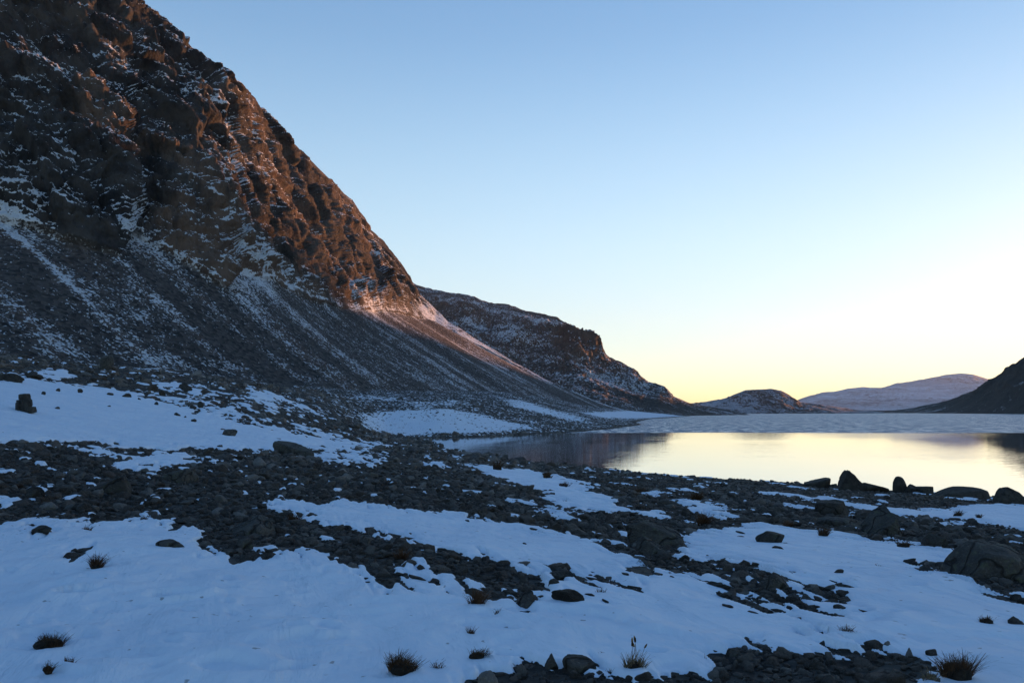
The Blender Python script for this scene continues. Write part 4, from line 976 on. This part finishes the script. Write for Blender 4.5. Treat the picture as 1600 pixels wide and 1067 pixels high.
tuft("heather_tuft", "dense dark swept tuft near the bottom right corner", 1497, 1054, 60, 42, M_GD, 620, 3, 1.0)
tuft("grass_tuft", "pale sparse grass beside the dense dark tuft at the bottom right", 1452, 1057, 34, 22, M_GS, 70, 4, mound=False)
tuft("heather_tuft", "upright rust brown tuft on snow below the narrow stone band's tip", 745, 946, 28, 26, M_GR, 240, 5)
tuft("heather_tuft", "low spreading brown tuft left of the nearest stone patch", 747, 1026, 40, 18, M_GD, 170, 6)
tuft("heather_tuft", "small thin sprig with a dark foot above the low spreading tuft", 738, 987, 20, 15, M_GD, 46, 7, mound=False)
tuft("heather_tuft", "wide low dark heather tuft near the left frame side", 76, 1007, 62, 26, M_GD, 380, 8)
tuft("heather_tuft", "small round tuft below the wide low tuft at the left", 74, 1047, 22, 18, M_GD, 120, 9)
tuft("grass_tuft", "faint thin row of twigs between the two left tufts", 108, 1032, 32, 10, M_GD, 40, 10, mound=False)
tuft("heather_tuft", "ball-shaped brown tuft beside thin rocks in the left snow", 151, 888, 26, 24, M_GR, 260, 11)
tuft("heather_tuft", "tiny brown tuft alone on snow at the right edge", 1541, 972, 30, 13, M_GD, 140, 12)
tuft("heather_tuft", "brown tuft on the rubble above the nearest stone patch's right part", 1325, 992, 28, 18, M_GD, 170, 13)
tuft("grass_tuft", "pale straw tuft with seed heads on the crest of the nearest stone patch", 991, 1044, 40, 28, M_GS, 240, 14, .8, heads=6)
tuft("grass_tuft", "small greenish grass on the stones left of the straw tuft", 952, 1042, 18, 10, M_GS, 60, 15, mound=False)
tuft("heather_tuft", "rusty tuft under the narrow stone band on the lower snow", 626, 871, 28, 20, M_GR, 220, 16)
tuft("grass_tuft", "long low grassy fringe at the left tip of the middle snowfield", 460, 811, 38, 13, M_GR, 150, 17, mound=False)
tuft("grass_tuft", "small pale tuft at the upper edge of the lower left snow", 225, 813, 17, 9, M_GR, 70, 18, mound=False)
tuft("grass_tuft", "thin grassy tuft right of the dark outcrop in the left snow", 136, 829, 26, 9, M_GR, 80, 19, mound=False)
tuft("heather_tuft", "small brown tuft on snow below the dark humped boulder", 1286, 838, 18, 14, M_GD, 150, 20)
tuft("heather_tuft", "flat brown tuft below the peaked boulder", 1412, 854, 28, 10, M_GD, 120, 21)
tuft("heather_tuft", "tiny sparse sprig in open snow left of the gravel hollow", 1369, 885, 18, 6, M_GD, 24, 22, mound=False)
tuft("heather_tuft", "rusty bush on the snow right above the ridge-like boulder", 1099, 818, 20, 20, M_GR, 220, 23)
tuft("heather_tuft", "dark bush at the upper tip of the snow strip above the rusty bush", 1086, 781, 20, 15, M_GD, 200, 24)
tuft("heather_tuft", "brown bush at the left end of the flat stones near the humped boulder", 1232, 823, 18, 13, M_GR, 160, 25)
tuft("heather_tuft", "brown tuft on the distant snow strip, left one of the right pair", 1495, 808, 16, 10, M_GD, 120, 26)
tuft("heather_tuft", "brown tuft on the distant snow strip, right one of the right pair", 1530, 810, 12, 6, M_GD, 80, 27)
tuft("heather_tuft", "dark round bush at the bay-side snow patches", 856, 748, 18, 12, M_GD, 160, 28)
tuft("heather_tuft", "low brown tuft on snow right of the dark round bush", 880, 760, 22, 9, M_GR, 130, 29)
tuft("heather_tuft", "dark wide bush at the head of the first bay-side snow patch", 777, 735, 20, 13, M_GD, 160, 30)
tuft("heather_tuft", "dark low bush on stones between two small snow strips by the water", 1003, 769, 24, 11, M_GD, 160, 31)
tuft("heather_tuft", "sparse sprig on snow right of the undercut ledge", 939, 926, 18, 9, M_GD, 30, 32, mound=False)
tuft("grass_tuft", "faint twigs on snow between the rusty tuft and the low spreading tuft", 778, 958, 20, 8, M_GD, 28, 33, mound=False)
tuft("grass_tuft", "lone thin stalks on the snow near the right side of the stone patch notch", 1103, 1030, 8, 16, M_GD, 5, 34, mound=False)
tuft("grass_tuft", "short scattered bristles on snow left of the straw tuft's seed heads", 935, 1022, 26, 6, M_GD, 22, 35, mound=False)
print("objects", len(scn.objects), "tris", sum(len(o.data.polygons) * 2 for o in scn.objects if o.type == 'MESH'))
